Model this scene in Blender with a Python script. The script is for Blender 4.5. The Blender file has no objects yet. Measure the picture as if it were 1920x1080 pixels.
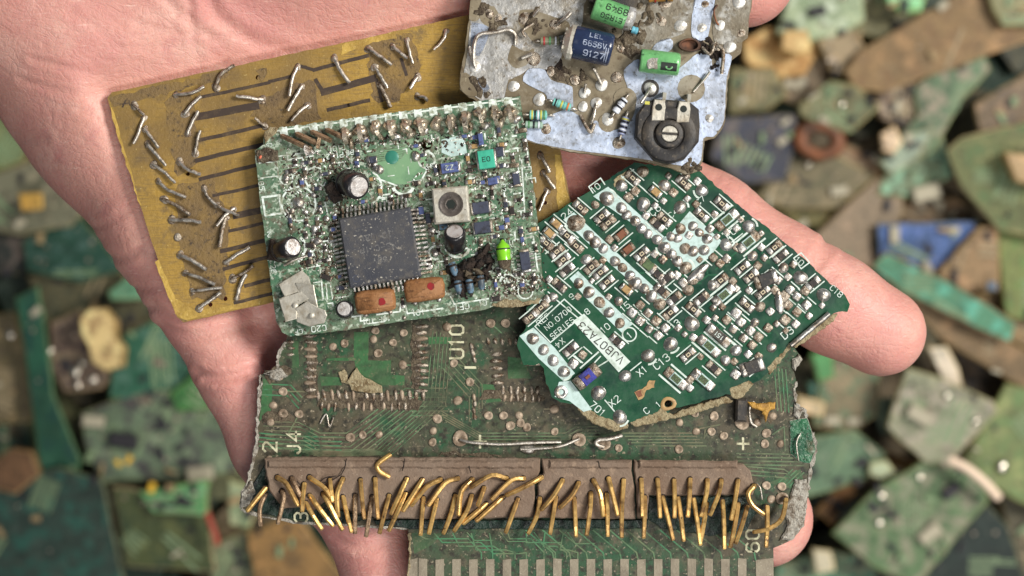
import bpy, math, random
import numpy as np
from mathutils import Vector, Matrix, geometry

random.seed(7)
scene = bpy.context.scene
COL = scene.collection

# ------------------------------------------------------------------ camera, world, lamps
H = 0.30                      # camera height above the boards (metres)
PX = 1.0 / 12000.0            # one photo pixel on the board level = 1/12 mm
cam_d = bpy.data.cameras.new('camera')
cam = bpy.data.objects.new('camera', cam_d)
COL.objects.link(cam)
cam.location = (0, 0, H)
cam_d.sensor_width = 36.0
cam_d.lens = 36.0 * H / (1920 * PX)
cam_d.clip_start = 0.01
cam_d.clip_end = 20.0
cam_d.dof.use_dof = True
cam_d.dof.focus_distance = H - 0.003
cam_d.dof.aperture_fstop = 16.5
scene.camera = cam

world = bpy.data.worlds.new('World')
scene.world = world
world.use_nodes = True
bg = world.node_tree.nodes['Background']
bg.inputs['Color'].default_value = (0.80, 0.90, 1.0, 1)
bg.inputs['Strength'].default_value = 0.20

def area(name, loc, target, size, power, color, size_y=None):
    d = bpy.data.lights.new(name, 'AREA')
    d.energy = power
    d.color = color
    d.size = size
    if size_y:
        d.shape = 'RECTANGLE'
        d.size_y = size_y
    o = bpy.data.objects.new(name, d)
    COL.objects.link(o)
    o.location = loc
    o.rotation_euler = (Vector(target) - Vector(loc)).to_track_quat('-Z', 'Y').to_euler()
    return o

area('lamp_key', (0.88, 0.34, 0.92), (0, 0, -0.05), 0.38, 27.0, (1.0, 0.965, 0.90))
area('lamp_overhead', (0.35, -0.75, 1.25), (0, 0, -0.1), 0.8, 13.0, (1.0, 0.97, 0.93), 0.4)

scene.view_settings.view_transform = 'Standard'
scene.view_settings.look = 'None'
scene.view_settings.exposure = -0.22
scene.view_settings.gamma = 1.0
scene.view_settings.use_curve_mapping = False

# ------------------------------------------------------------------ helpers
def srgb(r, g, b):
    f = lambda c: (c / 12.92 if c <= 0.04045 else ((c + 0.055) / 1.055) ** 2.4)
    return (f(r / 255), f(g / 255), f(b / 255), 1.0)

def mat(name, base, rough=0.55, metal=0.0, layers=(), bump=None, spec=0.4, sss=None, rough_noise=None, metal_cut=None, coat=0.0, clear=None):
    """layers: (scale, colour, lo, hi[, detail]) noise masks over the base colour, coordinates in metres."""
    m = bpy.data.materials.new(name)
    m.use_nodes = True
    nt = m.node_tree
    N, L = nt.nodes, nt.links
    b = N['Principled BSDF']
    tc = N.new('ShaderNodeTexCoord')
    def noise(scale, detail=4.0, off=0.0, stretch=None):
        n = N.new('ShaderNodeTexNoise')
        n.inputs['Scale'].default_value = scale
        n.inputs['Detail'].default_value = detail
        n.inputs['Roughness'].default_value = 0.62
        mp = N.new('ShaderNodeMapping')
        mp.inputs['Location'].default_value = (off, off * 0.7, off * 0.3)
        if stretch:
            mp.inputs['Scale'].default_value = stretch[:3]
            if len(stretch) > 3:
                mp.inputs['Rotation'].default_value = (0, 0, stretch[3])
        L.new(tc.outputs['Object'], mp.inputs['Vector'])
        L.new(mp.outputs['Vector'], n.inputs['Vector'])
        return n.outputs['Fac']
    def ramp(sock, lo, hi):
        r = N.new('ShaderNodeMapRange')
        r.inputs['From Min'].default_value = lo
        r.inputs['From Max'].default_value = hi
        L.new(sock, r.inputs['Value'])
        return r.outputs['Result']
    rgb = N.new('ShaderNodeRGB')
    rgb.outputs[0].default_value = base
    cur = rgb.outputs[0]
    k = random.random() * 3
    met_src = None
    for i, ly in enumerate(layers):
        sc, col, lo, hi = ly[:4]
        st = ly[4] if len(ly) > 4 else None
        f = ramp(noise(sc, 5.0, 0.13 * (i + 1) + k, st), lo, hi)
        mx = N.new('ShaderNodeMix')
        mx.data_type = 'RGBA'
        L.new(f, mx.inputs['Factor'])
        L.new(cur, mx.inputs['A'])
        mx.inputs['B'].default_value = col
        cur = mx.outputs['Result']
        if metal_cut == i:
            met_src = f
    L.new(cur, b.inputs['Base Color'])
    b.inputs['Roughness'].default_value = rough
    b.inputs['Metallic'].default_value = metal
    b.inputs['Specular IOR Level'].default_value = spec
    if coat:
        b.inputs['Coat Weight'].default_value = coat
        b.inputs['Coat Roughness'].default_value = 0.12
    if met_src is not None:
        mm = N.new('ShaderNodeMath'); mm.operation = 'MULTIPLY_ADD'
        L.new(met_src, mm.inputs[0]); mm.inputs[1].default_value = -metal; mm.inputs[2].default_value = metal
        L.new(mm.outputs[0], b.inputs['Metallic'])
    if rough_noise:
        sc, r0, r1 = rough_noise
        r = N.new('ShaderNodeMapRange')
        r.inputs['From Min'].default_value = 0.35; r.inputs['From Max'].default_value = 0.65
        r.inputs['To Min'].default_value = r0; r.inputs['To Max'].default_value = r1
        L.new(noise(sc, 3.0, 0.9), r.inputs['Value'])
        L.new(r.outputs['Result'], b.inputs['Roughness'])
    if bump:
        prev = None
        for (sc, st, dist) in bump:
            bn = N.new('ShaderNodeBump')
            bn.inputs['Strength'].default_value = st
            bn.inputs['Distance'].default_value = dist
            L.new(noise(sc, 4.0, 0.4), bn.inputs['Height'])
            if prev is not None:
                L.new(prev, bn.inputs['Normal'])
            prev = bn.outputs['Normal']
        L.new(prev, b.inputs['Normal'])
    if sss:
        b.inputs['Subsurface Weight'].default_value = sss[0]
        b.inputs['Subsurface Radius'].default_value = (1.0, 0.35, 0.2)
        b.inputs['Subsurface Scale'].default_value = sss[1]
    return m

class MB:
    """Collects shapes into one mesh; every point goes through the function T (local px -> local metres)."""
    def __init__(self):
        self.v, self.f, self.mi, self.sm = [], [], [], []
    def add(self, pts, faces, mi=0, smooth=False):
        b = len(self.v)
        self.v += [tuple(p) for p in pts]
        for f in faces:
            self.f.append([b + i for i in f])
            self.mi.append(mi); self.sm.append(smooth)
    def prism(self, T, poly, z0, z1, bev=0.0, mi=0, side=None, bottom=True, smooth=False):
        side = mi if side is None else side
        n = len(poly)
        a = sum(poly[i][0] * poly[(i + 1) % n][1] - poly[(i + 1) % n][0] * poly[i][1] for i in range(n))
        if a < 0: poly = poly[::-1]
        rings = [(poly, z0)]
        if bev > 0:
            cx = sum(p[0] for p in poly) / n; cy = sum(p[1] for p in poly) / n
            ins = []
            for i in range(n):
                p0, p1, p2 = poly[i - 1], poly[i], poly[(i + 1) % n]
                d1 = Vector((p1[0] - p0[0], p1[1] - p0[1])); d2 = Vector((p2[0] - p1[0], p2[1] - p1[1]))
                d1 = d1.normalized() if d1.length > 0 else d1; d2 = d2.normalized() if d2.length > 0 else d2
                nn = Vector((-(d1.y + d2.y), d1.x + d2.x))
                if nn.length > 1e-6:
                    nn.normalize(); nn /= max(0.5, nn.dot(Vector((-d1.y, d1.x))))
                ins.append((p1[0] + nn.x * bev, p1[1] + nn.y * bev))
            rings += [(poly, z1 - bev), (ins, z1)]
        else:
            rings += [(poly, z1)]
        pts = [T(p[0], p[1], z) for (pl, z) in rings for p in pl]
        fs = []
        for r in range(len(rings) - 1):
            for i in range(n):
                j = (i + 1) % n
                fs.append((r * n + i, r * n + j, (r + 1) * n + j, (r + 1) * n + i))
        self.add(pts, fs, side, smooth)
        b = len(self.v) - len(pts)
        self.f.append([b + (len(rings) - 1) * n + i for i in range(n)]); self.mi.append(mi); self.sm.append(False)
        if bottom:
            self.f.append([b + i for i in range(n)][::-1]); self.mi.append(side); self.sm.append(False)
    def box(self, T, x0, x1, y0, y1, z0, z1, bev=0.0, mi=0):
        self.prism(T, [(x0, y0), (x1, y0), (x1, y1), (x0, y1)], z0, z1, bev, mi)
    def holed(self, T, outline, holes, z0, z1, mi=0, side=1):
        """a plate with real holes"""
        def area_(p): return sum(p[i][0] * p[(i + 1) % len(p)][1] - p[(i + 1) % len(p)][0] * p[i][1] for i in range(len(p)))
        if area_(outline) < 0: outline = outline[::-1]
        holes = [h[::-1] if area_(h) > 0 else h for h in holes]
        loops = [outline] + holes
        tris = geometry.tessellate_polygon([[Vector((p[0], p[1], 0)) for p in l] for l in loops])
        flat = [p for l in loops for p in l]
        m = len(flat)
        pts = [T(p[0], p[1], z1) for p in flat] + [T(p[0], p[1], z0) for p in flat]
        top, bot = [], []
        for t in tris:
            a, b_, c = [flat[i] for i in t]
            ar = (b_[0] - a[0]) * (c[1] - a[1]) - (c[0] - a[0]) * (b_[1] - a[1])
            t = tuple(t) if ar > 0 else tuple(t[::-1])
            top.append(t); bot.append(tuple(i + m for i in t[::-1]))
        base = len(self.v)
        self.add(pts, top, mi)
        for f in bot:
            self.f.append([base + i for i in f]); self.mi.append(side); self.sm.append(False)
        s = 0
        for l in loops:
            n = len(l)
            for i in range(n):
                j = (i + 1) % n
                self.f.append([base + s + i, base + s + i + m, base + s + j + m, base + s + j][::-1][::-1]); self.mi.append(side); self.sm.append(False)
            s += n
    def lathe(self, T, prof, seg=16, mi=0, smooth=True, cap=True, jit=0.0, cx=0, cy=0, sx=1.0, sy=1.0):
        pts, fs = [], []
        ph = random.random() * 6
        for k, (r, z) in enumerate(prof):
            for i in range(seg):
                a = 2 * math.pi * i / seg
                rr = r * (1 + jit * (math.sin(2 * a + ph) + 0.6 * math.sin(3 * a + 2 * ph)))
                pts.append(T(cx + sx * rr * math.cos(a), cy + sy * rr * math.sin(a), z))
        for k in range(len(prof) - 1):
            for i in range(seg):
                j = (i + 1) % seg
                fs.append((k * seg + i, k * seg + j, (k + 1) * seg + j, (k + 1) * seg + i))
        if cap:
            fs.append(tuple((len(prof) - 1) * seg + i for i in range(seg)))
        self.add(pts, fs, mi, smooth)
    def dome(self, T, r, h, seg=14, rings=5, mi=0, jit=0.05, cx=0, cy=0, z0=0.0, sx=1.0, sy=1.0):
        prof = [(r * math.cos(t * math.pi / 2 / rings), z0 + h * math.sin(t * math.pi / 2 / rings)) for t in range(rings)] + [(r * 0.05, z0 + h)]
        self.lathe(T, prof, seg, mi, True, True, jit, cx, cy, sx, sy)
    def tube(self, T, path, r, seg=8, mi=0, square=False, r1=None, smooth=True, flat=False):
        P = [Vector(T(*p)) for p in path]
        s = (Vector(T(path[0][0] + 1, path[0][1], path[0][2])) - P[0]).length
        n = len(P)
        if square: seg = 4; smooth = False
        if flat: seg = 8; smooth = False
        pts, fs = [], []
        up = None
        for k in range(n):
            d = (P[min(k + 1, n - 1)] - P[max(k - 1, 0)])
            d = d.normalized() if d.length > 0 else Vector((1, 0, 0))
            if up is None:
                up = Vector((0, 0, 1)) if abs(d.z) < 0.9 else Vector((1, 0, 0))
            x = d.cross(up)
            if x.length < 1e-4: x = d.cross(Vector((0, 1, 0.3)))
            x.normalize(); y = x.cross(d).normalized()
            up = y
            rr = (r if r1 is None else r + (r1 - r) * k / max(1, n - 1)) * s
            for i in range(seg):
                a = 2 * math.pi * (i + (0.5 if square else 0)) / seg
                if flat: a = math.pi / 2 * (i // 2) + math.pi / 4 + (-.28 if i % 2 == 0 else .28)
                pts.append(P[k] + x * rr * math.cos(a) + y * rr * math.sin(a))
        for k in range(n - 1):
            for i in range(seg):
                j = (i + 1) % seg
                fs.append((k * seg + i, k * seg + j, (k + 1) * seg + j, (k + 1) * seg + i))
        fs.append(tuple(range(seg))[::-1]); fs.append(tuple((n - 1) * seg + i for i in range(seg)))
        self.add(pts, fs, mi, smooth)
    def flat(self, T, poly, z, mi=0):
        n = len(poly)
        a = sum(poly[i][0] * poly[(i + 1) % n][1] - poly[(i + 1) % n][0] * poly[i][1] for i in range(n))
        if a < 0: poly = poly[::-1]
        self.add([T(p[0], p[1], z) for p in poly], [tuple(range(n))], mi)
    def strip(self, T, path, w, z, mi=0):
        """a printed line of width w"""
        for (p, q) in zip(path[:-1], path[1:]):
            d = Vector((q[0] - p[0], q[1] - p[1]))
            if d.length < 1e-6: continue
            d.normalize(); nx, ny = -d.y * w / 2, d.x * w / 2
            e = w * 0.3
            a = (p[0] - d.x * e, p[1] - d.y * e); c = (q[0] + d.x * e, q[1] + d.y * e)
            self.flat(T, [(a[0] + nx, a[1] + ny), (c[0] + nx, c[1] + ny), (c[0] - nx, c[1] - ny), (a[0] - nx, a[1] - ny)], z + random.random() * 0.12, mi)
    def arc(self, T, cx, cy, r, a0, a1, w, z, mi=0):
        n = max(4, int(abs(a1 - a0) / 15))
        pts = [(cx + r * math.cos(math.radians(a0 + (a1 - a0) * i / n)), cy + r * math.sin(math.radians(a0 + (a1 - a0) * i / n))) for i in range(n + 1)]
        vs, fs = [], []
        for i, p in enumerate(pts):
            a = math.radians(a0 + (a1 - a0) * i / n)
            for s in (-w / 2, w / 2):
                vs.append(T(cx + (r + s) * math.cos(a), cy + (r + s) * math.sin(a), z))
        for i in range(n):
            fs.append((2 * i, 2 * i + 1, 2 * i + 3, 2 * i + 2))
        self.add(vs, fs, mi)
    def text(self, T, s, size, z, mi=0, w=0.95):
        """lettering centred on the local origin"""
        vs, fs = glyphs(s, w)
        self.add([T(x * size, y * size, z + zo) for (x, y, zo) in vs], fs, mi)

STROKES = {
 '0': ['1,0 3,0 4,1 4,5 3,6 1,6 0,5 0,1 1,0'], '1': ['1,5 2,6 2,0'], '2': ['0,5 1,6 3,6 4,5 4,4 0,0 4,0'], '3': ['0,5.2 1,6 3,6 4,5 4,4 3,3.2 1.6,3.2', '3,3.2 4,2.3 4,1 3,0 1,0 0,0.8'],
 '4': ['3,0 3,6 0,2 4.3,2'], '5': ['4,6 0.4,6 0.2,3.4 2.8,3.6 4,2.6 4,1 3,0 1,0 0,0.8'], '6': ['3.8,5.3 3,6 1,6 0,5 0,1 1,0 3,0 4,1 4,2.6 3,3.5 1,3.5 0,2.6'], '7': ['0,6 4,6 1.4,0'],
 '8': ['1,3.2 0,4 0,5.2 1,6 3,6 4,5.2 4,4 3,3.2 1,3.2 0,2.2 0,0.9 1,0 3,0 4,0.9 4,2.2 3,3.2'], '9': ['0.2,0.7 1,0 3,0 4,1 4,5 3,6 1,6 0,5 0,3.6 1,2.7 3,2.7 4,3.5'],
 'A': ['0,0 2,6 4,0', '0.8,2 3.2,2'], 'B': ['0,0 0,6 3,6 4,5.2 4,4 3,3.2 0,3.2', '3,3.2 4,2.4 4,0.8 3,0 0,0'], 'C': ['4,1 3,0 1,0 0,1 0,5 1,6 3,6 4,5'], 'D': ['0,0 0,6 2.6,6 4,4.6 4,1.4 2.6,0 0,0'],
 'E': ['4,0 0,0 0,6 4,6', '0,3.1 3,3.1'], 'F': ['0,0 0,6 4,6', '0,3.1 3,3.1'], 'I': ['2,0 2,6'], 'J': ['0,1.4 0,1 1,0 2.4,0 3.4,1 3.4,6'], 'L': ['0,6 0,0 3.6,0'], 'M': ['0,0 0,6 2,2.4 4,6 4,0'], 'N': ['0,0 0,6 4,0 4,6'], 'O': ['1.2,0 2.8,0 4,1.2 4,4.8 2.8,6 1.2,6 0,4.8 0,1.2 1.2,0'],
 'P': ['0,0 0,6 3,6 4,5.2 4,3.6 3,2.8 0,2.8'], 'R': ['0,0 0,6 3,6 4,5.2 4,3.7 3,3 0,3', '2,3 4,0'], 'S': ['0,0.9 1,0 3,0 4,0.9 4,2.2 3,3.1 1,3.1 0,4 0,5.2 1,6 3,6 4,5.2'], 'T': ['0,6 4,6', '2,6 2,0'], 'U': ['0,6 0,1 1,0 3,0 4,1 4,6'], 'V': ['0,6 2,0 4,6'],
 'X': ['0,0 4,6', '0,6 4,0'], 'Z': ['0,6 4,6 0,0 4,0'], 'G': ['4,5 3,6 1,6 0,5 0,1 1,0 3,0 4,1 4,2.8 2.4,2.8'], '.': ['1,0 1.7,0'], '+': ['2,0.6 2,5.4', '-0.4,3 4.4,3'], '-': ['0.2,3 3.8,3'], ' ': []}
_GL = {}
def glyphs(s, w=0.95):
    """a drawn line lettering like the ones printed on circuit boards, centred, capital height 0.7"""
    if (s, w) in _GL: return _GL[(s, w)]
    vs, fs = [], []
    x0, zo = 0.0, 0.0
    for ch in s:
        wd = {'1': 2.6, '.': 2.2}.get(ch, 4.0)
        sh = {'1': -0.8, '.': 0.0}.get(ch, 0.0)
        for st in STROKES[ch]:
            P = [Vector((float(a.split(',')[0]) + x0 + sh, float(a.split(',')[1]))) for a in st.split()]
            closed = (P[0] - P[-1]).length < 1e-6
            if closed: P = P[:-1]
            n = len(P)
            zo += 0.02
            b = len(vs)
            for k in range(n):
                p = P[k]
                d1 = (p - P[k - 1]) if (k > 0 or closed) else (P[1] - p)
                d2 = (P[(k + 1) % n] - p) if (k < n - 1 or closed) else (p - P[k - 1])
                d1.normalize(); d2.normalize()
                t = d1 + d2
                t = t.normalized() if t.length > 1e-4 else d1
                nn = Vector((-t.y, t.x)); c = max(0.45, nn.dot(Vector((-d1.y, d1.x))))
                q = p
                if not closed and k == 0: q = p - d2 * w * .35
                if not closed and k == n - 1: q = p + d1 * w * .35
                for sg in (1, -1): vs.append(((q.x + nn.x * w / 2 / c * sg), (q.y + nn.y * w / 2 / c * sg), zo))
            m = n if closed else n - 1
            for k in range(m):
                a, c_ = b + 2 * k, b + 2 * ((k + 1) % n)
                fs.append((a, a + 1, c_ + 1, c_))
        x0 += wd + 2.0
    W = x0 - 2.0
    k = 0.7 / 6
    _GL[(s, w)] = ([((x - W / 2) * k, (y - 3) * k, z) for x, y, z in vs], fs)
    return _GL[(s, w)]

def link(name, mb, mats, parent=None, angle=35):
    me = bpy.data.meshes.new(name)
    me.from_pydata(mb.v, [], mb.f)
    for m in (mats if isinstance(mats, (list, tuple)) else [mats]):
        me.materials.append(m)
    me.polygons.foreach_set('material_index', mb.mi)
    me.polygons.foreach_set('use_smooth', mb.sm)
    if any(mb.sm):
        try: me.set_sharp_from_angle(angle=math.radians(angle + 20))
        except Exception: pass
    me.update()
    o = bpy.data.objects.new(name, me)
    COL.objects.link(o)
    if parent is not None: o.parent = parent
    return o

def tag(o, label=None, cat=None, group=None, kind=None):
    if label: o['label'] = label
    if cat: o['category'] = cat
    if group: o['group'] = group
    if kind: o['kind'] = kind
    return o

def ray(u, v, z):
    k = (H - z) / H
    return Vector(((u - 960) * PX * k, (540 - v) * PX * k, z))

class Board:
    """A thing lying in a plane; photo pixels are turned into points of that plane, heights are in 1/12 mm."""
    def __init__(self, name, u0, v0, z0, sx=0.0, sy=0.0):
        c = ray(u0, v0, z0)
        self.a, self.b = sx, sy
        self.c = z0 - sx * c.x - sy * c.y
        self.n = Vector((-sx, -sy, 1)).normalized()
        self.root = bpy.data.objects.new(name, None)
        self.root.empty_display_size = 0.01
        COL.objects.link(self.root)
        self.o = c
        self.root.location = c
        self.k = PX * (H - z0) / H
    def at(self, u, v, h=0.0):
        dx, dy = (u - 960) * PX / H, (540 - v) * PX / H
        t = (H - self.c) / (1 + self.a * dx + self.b * dy)
        return Vector((dx * t, dy * t, H - t)) + self.n * (h * self.k) - self.o
    def T(self, u, v, h=0.0):
        return self.at(u, v, h)
    def fr(self, u, v, ang=0.0, h=0.0, mir=False):
        """local frame: x along the image direction ang (clockwise degrees), y to its left, z out of the board"""
        O = self.at(u, v, h)
        ca, sa = math.cos(math.radians(ang)), math.sin(math.radians(ang))
        X = (self.at(u + ca, v + sa, h) - O)
        X.normalize()
        Y = self.n.cross(X).normalized()
        k = self.k; n = self.n
        return lambda x, y, z=0.0: O + X * (x * k) + Y * (y * k) + n * (z * k)
    def part(self, name, mb, mats, parent=None, label=None, kind=None):
        o = link(name, mb, mats, parent or self.root)
        if label: o['label'] = label
        if kind: o['kind'] = kind
        return o

def jag(poly, step=9.0, amp=1.6, seed=1, keep=()):
    """an outline with a worn, chipped edge"""
    rnd = random.Random(seed)
    out = []
    n = len(poly)
    for i in range(n):
        p, q = poly[i], poly[(i + 1) % n]
        L_ = math.hypot(q[0] - p[0], q[1] - p[1])
        m = max(1, int(L_ / step))
        am = amp * (0.25 if i in keep else 1.0)
        for j in range(m):
            t = j / m
            out.append((p[0] + (q[0] - p[0]) * t + rnd.uniform(-am, am), p[1] + (q[1] - p[1]) * t + rnd.uniform(-am, am)))
    return out

def circ(u, v, r, n=12, j=0.0):
    return [(u + r * (1 + random.uniform(-j, j)) * math.cos(2 * math.pi * i / n), v + r * (1 + random.uniform(-j, j)) * math.sin(2 * math.pi * i / n)) for i in range(n)]

def smooth_path(pts, n=4):
    """Catmull-Rom through the points"""
    if len(pts) < 3:
        return [tuple(pts[0][k] + (pts[1][k] - pts[0][k]) * i / n for k in range(len(pts[0]))) for i in range(n + 1)]
    P = [pts[0]] + list(pts) + [pts[-1]]
    out = []
    for i in range(1, len(P) - 2):
        for j in range(n):
            t = j / n
            out.append(tuple(0.5 * (2 * P[i][k] + (P[i + 1][k] - P[i - 1][k]) * t + (2 * P[i - 1][k] - 5 * P[i][k] + 4 * P[i + 1][k] - P[i + 2][k]) * t * t
                                    + (3 * P[i][k] - P[i - 1][k] - 3 * P[i + 1][k] + P[i + 2][k]) * t ** 3) for k in range(len(P[0]))))
    out.append(tuple(pts[-1]))
    return out

# ------------------------------------------------------------------ materials
M = {}
M['solder'] = mat('solder', srgb(200, 197, 192), 0.33, 0.93, [(700, srgb(150, 138, 124), .44, .64), (260, srgb(120, 98, 78), .56, .70)], [(1300, .5, .0003)], rough_noise=(1200, .26, .52))
M['solder_dull'] = mat('solder_dull', srgb(176, 165, 150), 0.5, 0.75, [(1500, srgb(112, 92, 74), .45, .62), (500, srgb(90, 72, 56), .5, .7)], [(2500, .7, .0003)], rough_noise=(2000, .3, .65))
M['lead_wire'] = mat('lead_wire', srgb(210, 202, 190), 0.38, 0.9, [(700, srgb(120, 105, 88), .5, .68)], [(2500, .4, .0002)], rough_noise=(1800, .28, .55))
M['gold_pin'] = mat('gold_pin', srgb(222, 182, 112), 0.36, 0.62, [(140, srgb(176, 138, 86), .42, .62), (420, srgb(124, 94, 60), .50, .68), (1300, srgb(84, 64, 46), .60, .72)], [(1200, .2, .0002)], rough_noise=(600, .26, .5))
M['brown_pin'] = mat('brown_pin', srgb(166, 140, 112), 0.42, 0.6, [(500, srgb(118, 94, 72), .45, .65), (1500, srgb(76, 58, 44), .56, .7)], [(2500, .6, .0003)])
M['silk'] = mat('white_print', srgb(222, 232, 224), 0.6, 0, [(1100, srgb(140, 146, 122), .46, .64), (420, srgb(110, 106, 82), .54, .68)])
M['silk_clean'] = mat('white_print_clean', srgb(206, 218, 210), 0.55, 0, [(900, srgb(160, 174, 160), .46, .68)])
M['silk_pale'] = mat('pale_print', srgb(186, 208, 204), 0.5, 0, [(1200, srgb(158, 180, 172), .45, .7), (500, srgb(120, 128, 112), .6, .78)])
M['silk_yellow'] = mat('cream_print', srgb(200, 197, 166), 0.65, 0, [(900, srgb(140, 136, 108), .46, .64), (1800, srgb(96, 92, 70), .58, .68)])
M['black_plastic'] = mat('black_plastic', srgb(44, 42, 42), 0.52, 0, [(220, srgb(82, 74, 64), .46, .70), (900, srgb(96, 86, 74), .54, .74), (2600, srgb(132, 122, 108), .63, .72)], [(2500, .35, .0002)])
M['chip_black'] = mat('chip_black', srgb(56, 58, 66), 0.6, 0, [(120, srgb(70, 70, 74), .4, .64), (600, srgb(88, 84, 80), .50, .68), (1300, srgb(136, 130, 120), .60, .66), (2000, srgb(176, 170, 158), .635, .68)], [(5000, .35, .00015)])
M['tin'] = mat('worn_tin', srgb(206, 200, 186), 0.45, 0.45, [(500, srgb(170, 158, 138), .5, .7), (2400, srgb(110, 98, 84), .62, .74)], [(900, .35, .0004)], rough_noise=(700, .35, .55))
M['fibre'] = mat('torn_fibreglass', srgb(164, 150, 118), 0.8, 0, [(900, srgb(112, 92, 62), .45, .65), (3000, srgb(200, 190, 160), .6, .72)], [(2500, .9, .0006)])
M['crust'] = mat('white_crust', srgb(176, 170, 158), 0.75, 0, [(900, srgb(112, 100, 86), .46, .62), (2600, srgb(226, 222, 214), .6, .7)], [(1800, 1.0, .0008)])
M['dirt'] = mat('caked_dirt', srgb(104, 92, 74), 0.75, 0, [(900, srgb(70, 58, 46), .45, .6), (2600, srgb(176, 164, 144), .6, .72)], [(2500, 1.0, .0006)])
M['dark_dirt'] = mat('burnt_dirt', srgb(52, 40, 32), 0.7, 0, [(1500, srgb(28, 22, 20), .45, .6), (3200, srgb(120, 102, 80), .66, .74)], [(2500, 1.0, .0006)])
# ------------------------------------------------------------------ ground and pile
GZ = -0.235
M['ground'] = mat('ground_dirt', srgb(46, 40, 32), 0.9, 0, [(40, srgb(60, 56, 40), .4, .6), (300, srgb(24, 22, 18), .5, .65)], [(200, .8, .004)])
g = MB()
g.flat(lambda x, y, z=0: Vector((x, y, GZ)), [(-3, -3), (3, -3), (3, 3), (-3, 3)], 0)
tag(link('ground', g, M['ground']), kind='structure')

def scrap_mat(key, col, mottle, amount):
    r, g_, b = col
    r, g_, b = min(255, r * 1.0), g_ * .95, b * .86
    av = (r + g_ + b) / 3
    r, g_, b = r * .86 + av * .14, g_ * .86 + av * .14, b * .86 + av * .14
    dk = srgb(r * .62, g_ * .62, b * .60)
    lt = srgb(min(255, r * 1.25 + 14), min(255, g_ * 1.2 + 12), min(255, b * 1.2 + 12))
    ly = [(60, dk, .50 - amount * .06, .74), (170, lt, .56 - amount * .04, .74), (420, dk, .56, .68), (700, lt, .60, .70)]
    if mottle:
        ly.append((260, srgb(*mottle), .54 - .08 * amount, .60))
    ly.append((420, srgb(min(255, r * .6 + 60), min(255, g_ * .6 + 55), min(255, b * .6 + 45)), .60, .72))
    return mat(key, srgb(r, g_, b), 0.55, 0, ly, [(500, .4, .0006)], spec=0.35)

M['bits_solder'] = mat('bright_bead', srgb(225, 216, 200), 0.2, 1.0)
M['bits_dark'] = mat('dark_bit', srgb(40, 38, 42), 0.6)
M['bits_pale'] = mat('pale_bit', srgb(168, 160, 138), 0.6)
M['bits_yellow'] = mat('yellow_bit', srgb(226, 180, 60), 0.5)
M['bits_red'] = mat('red_bit', srgb(190, 62, 40), 0.5)
M['bits_green'] = mat('green_bit', srgb(60, 130, 84), 0.5)
M['copper'] = mat('copper_winding', srgb(136, 84, 54), 0.55, 0.2, [(200, srgb(76, 52, 38), .42, .6)])

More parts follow.
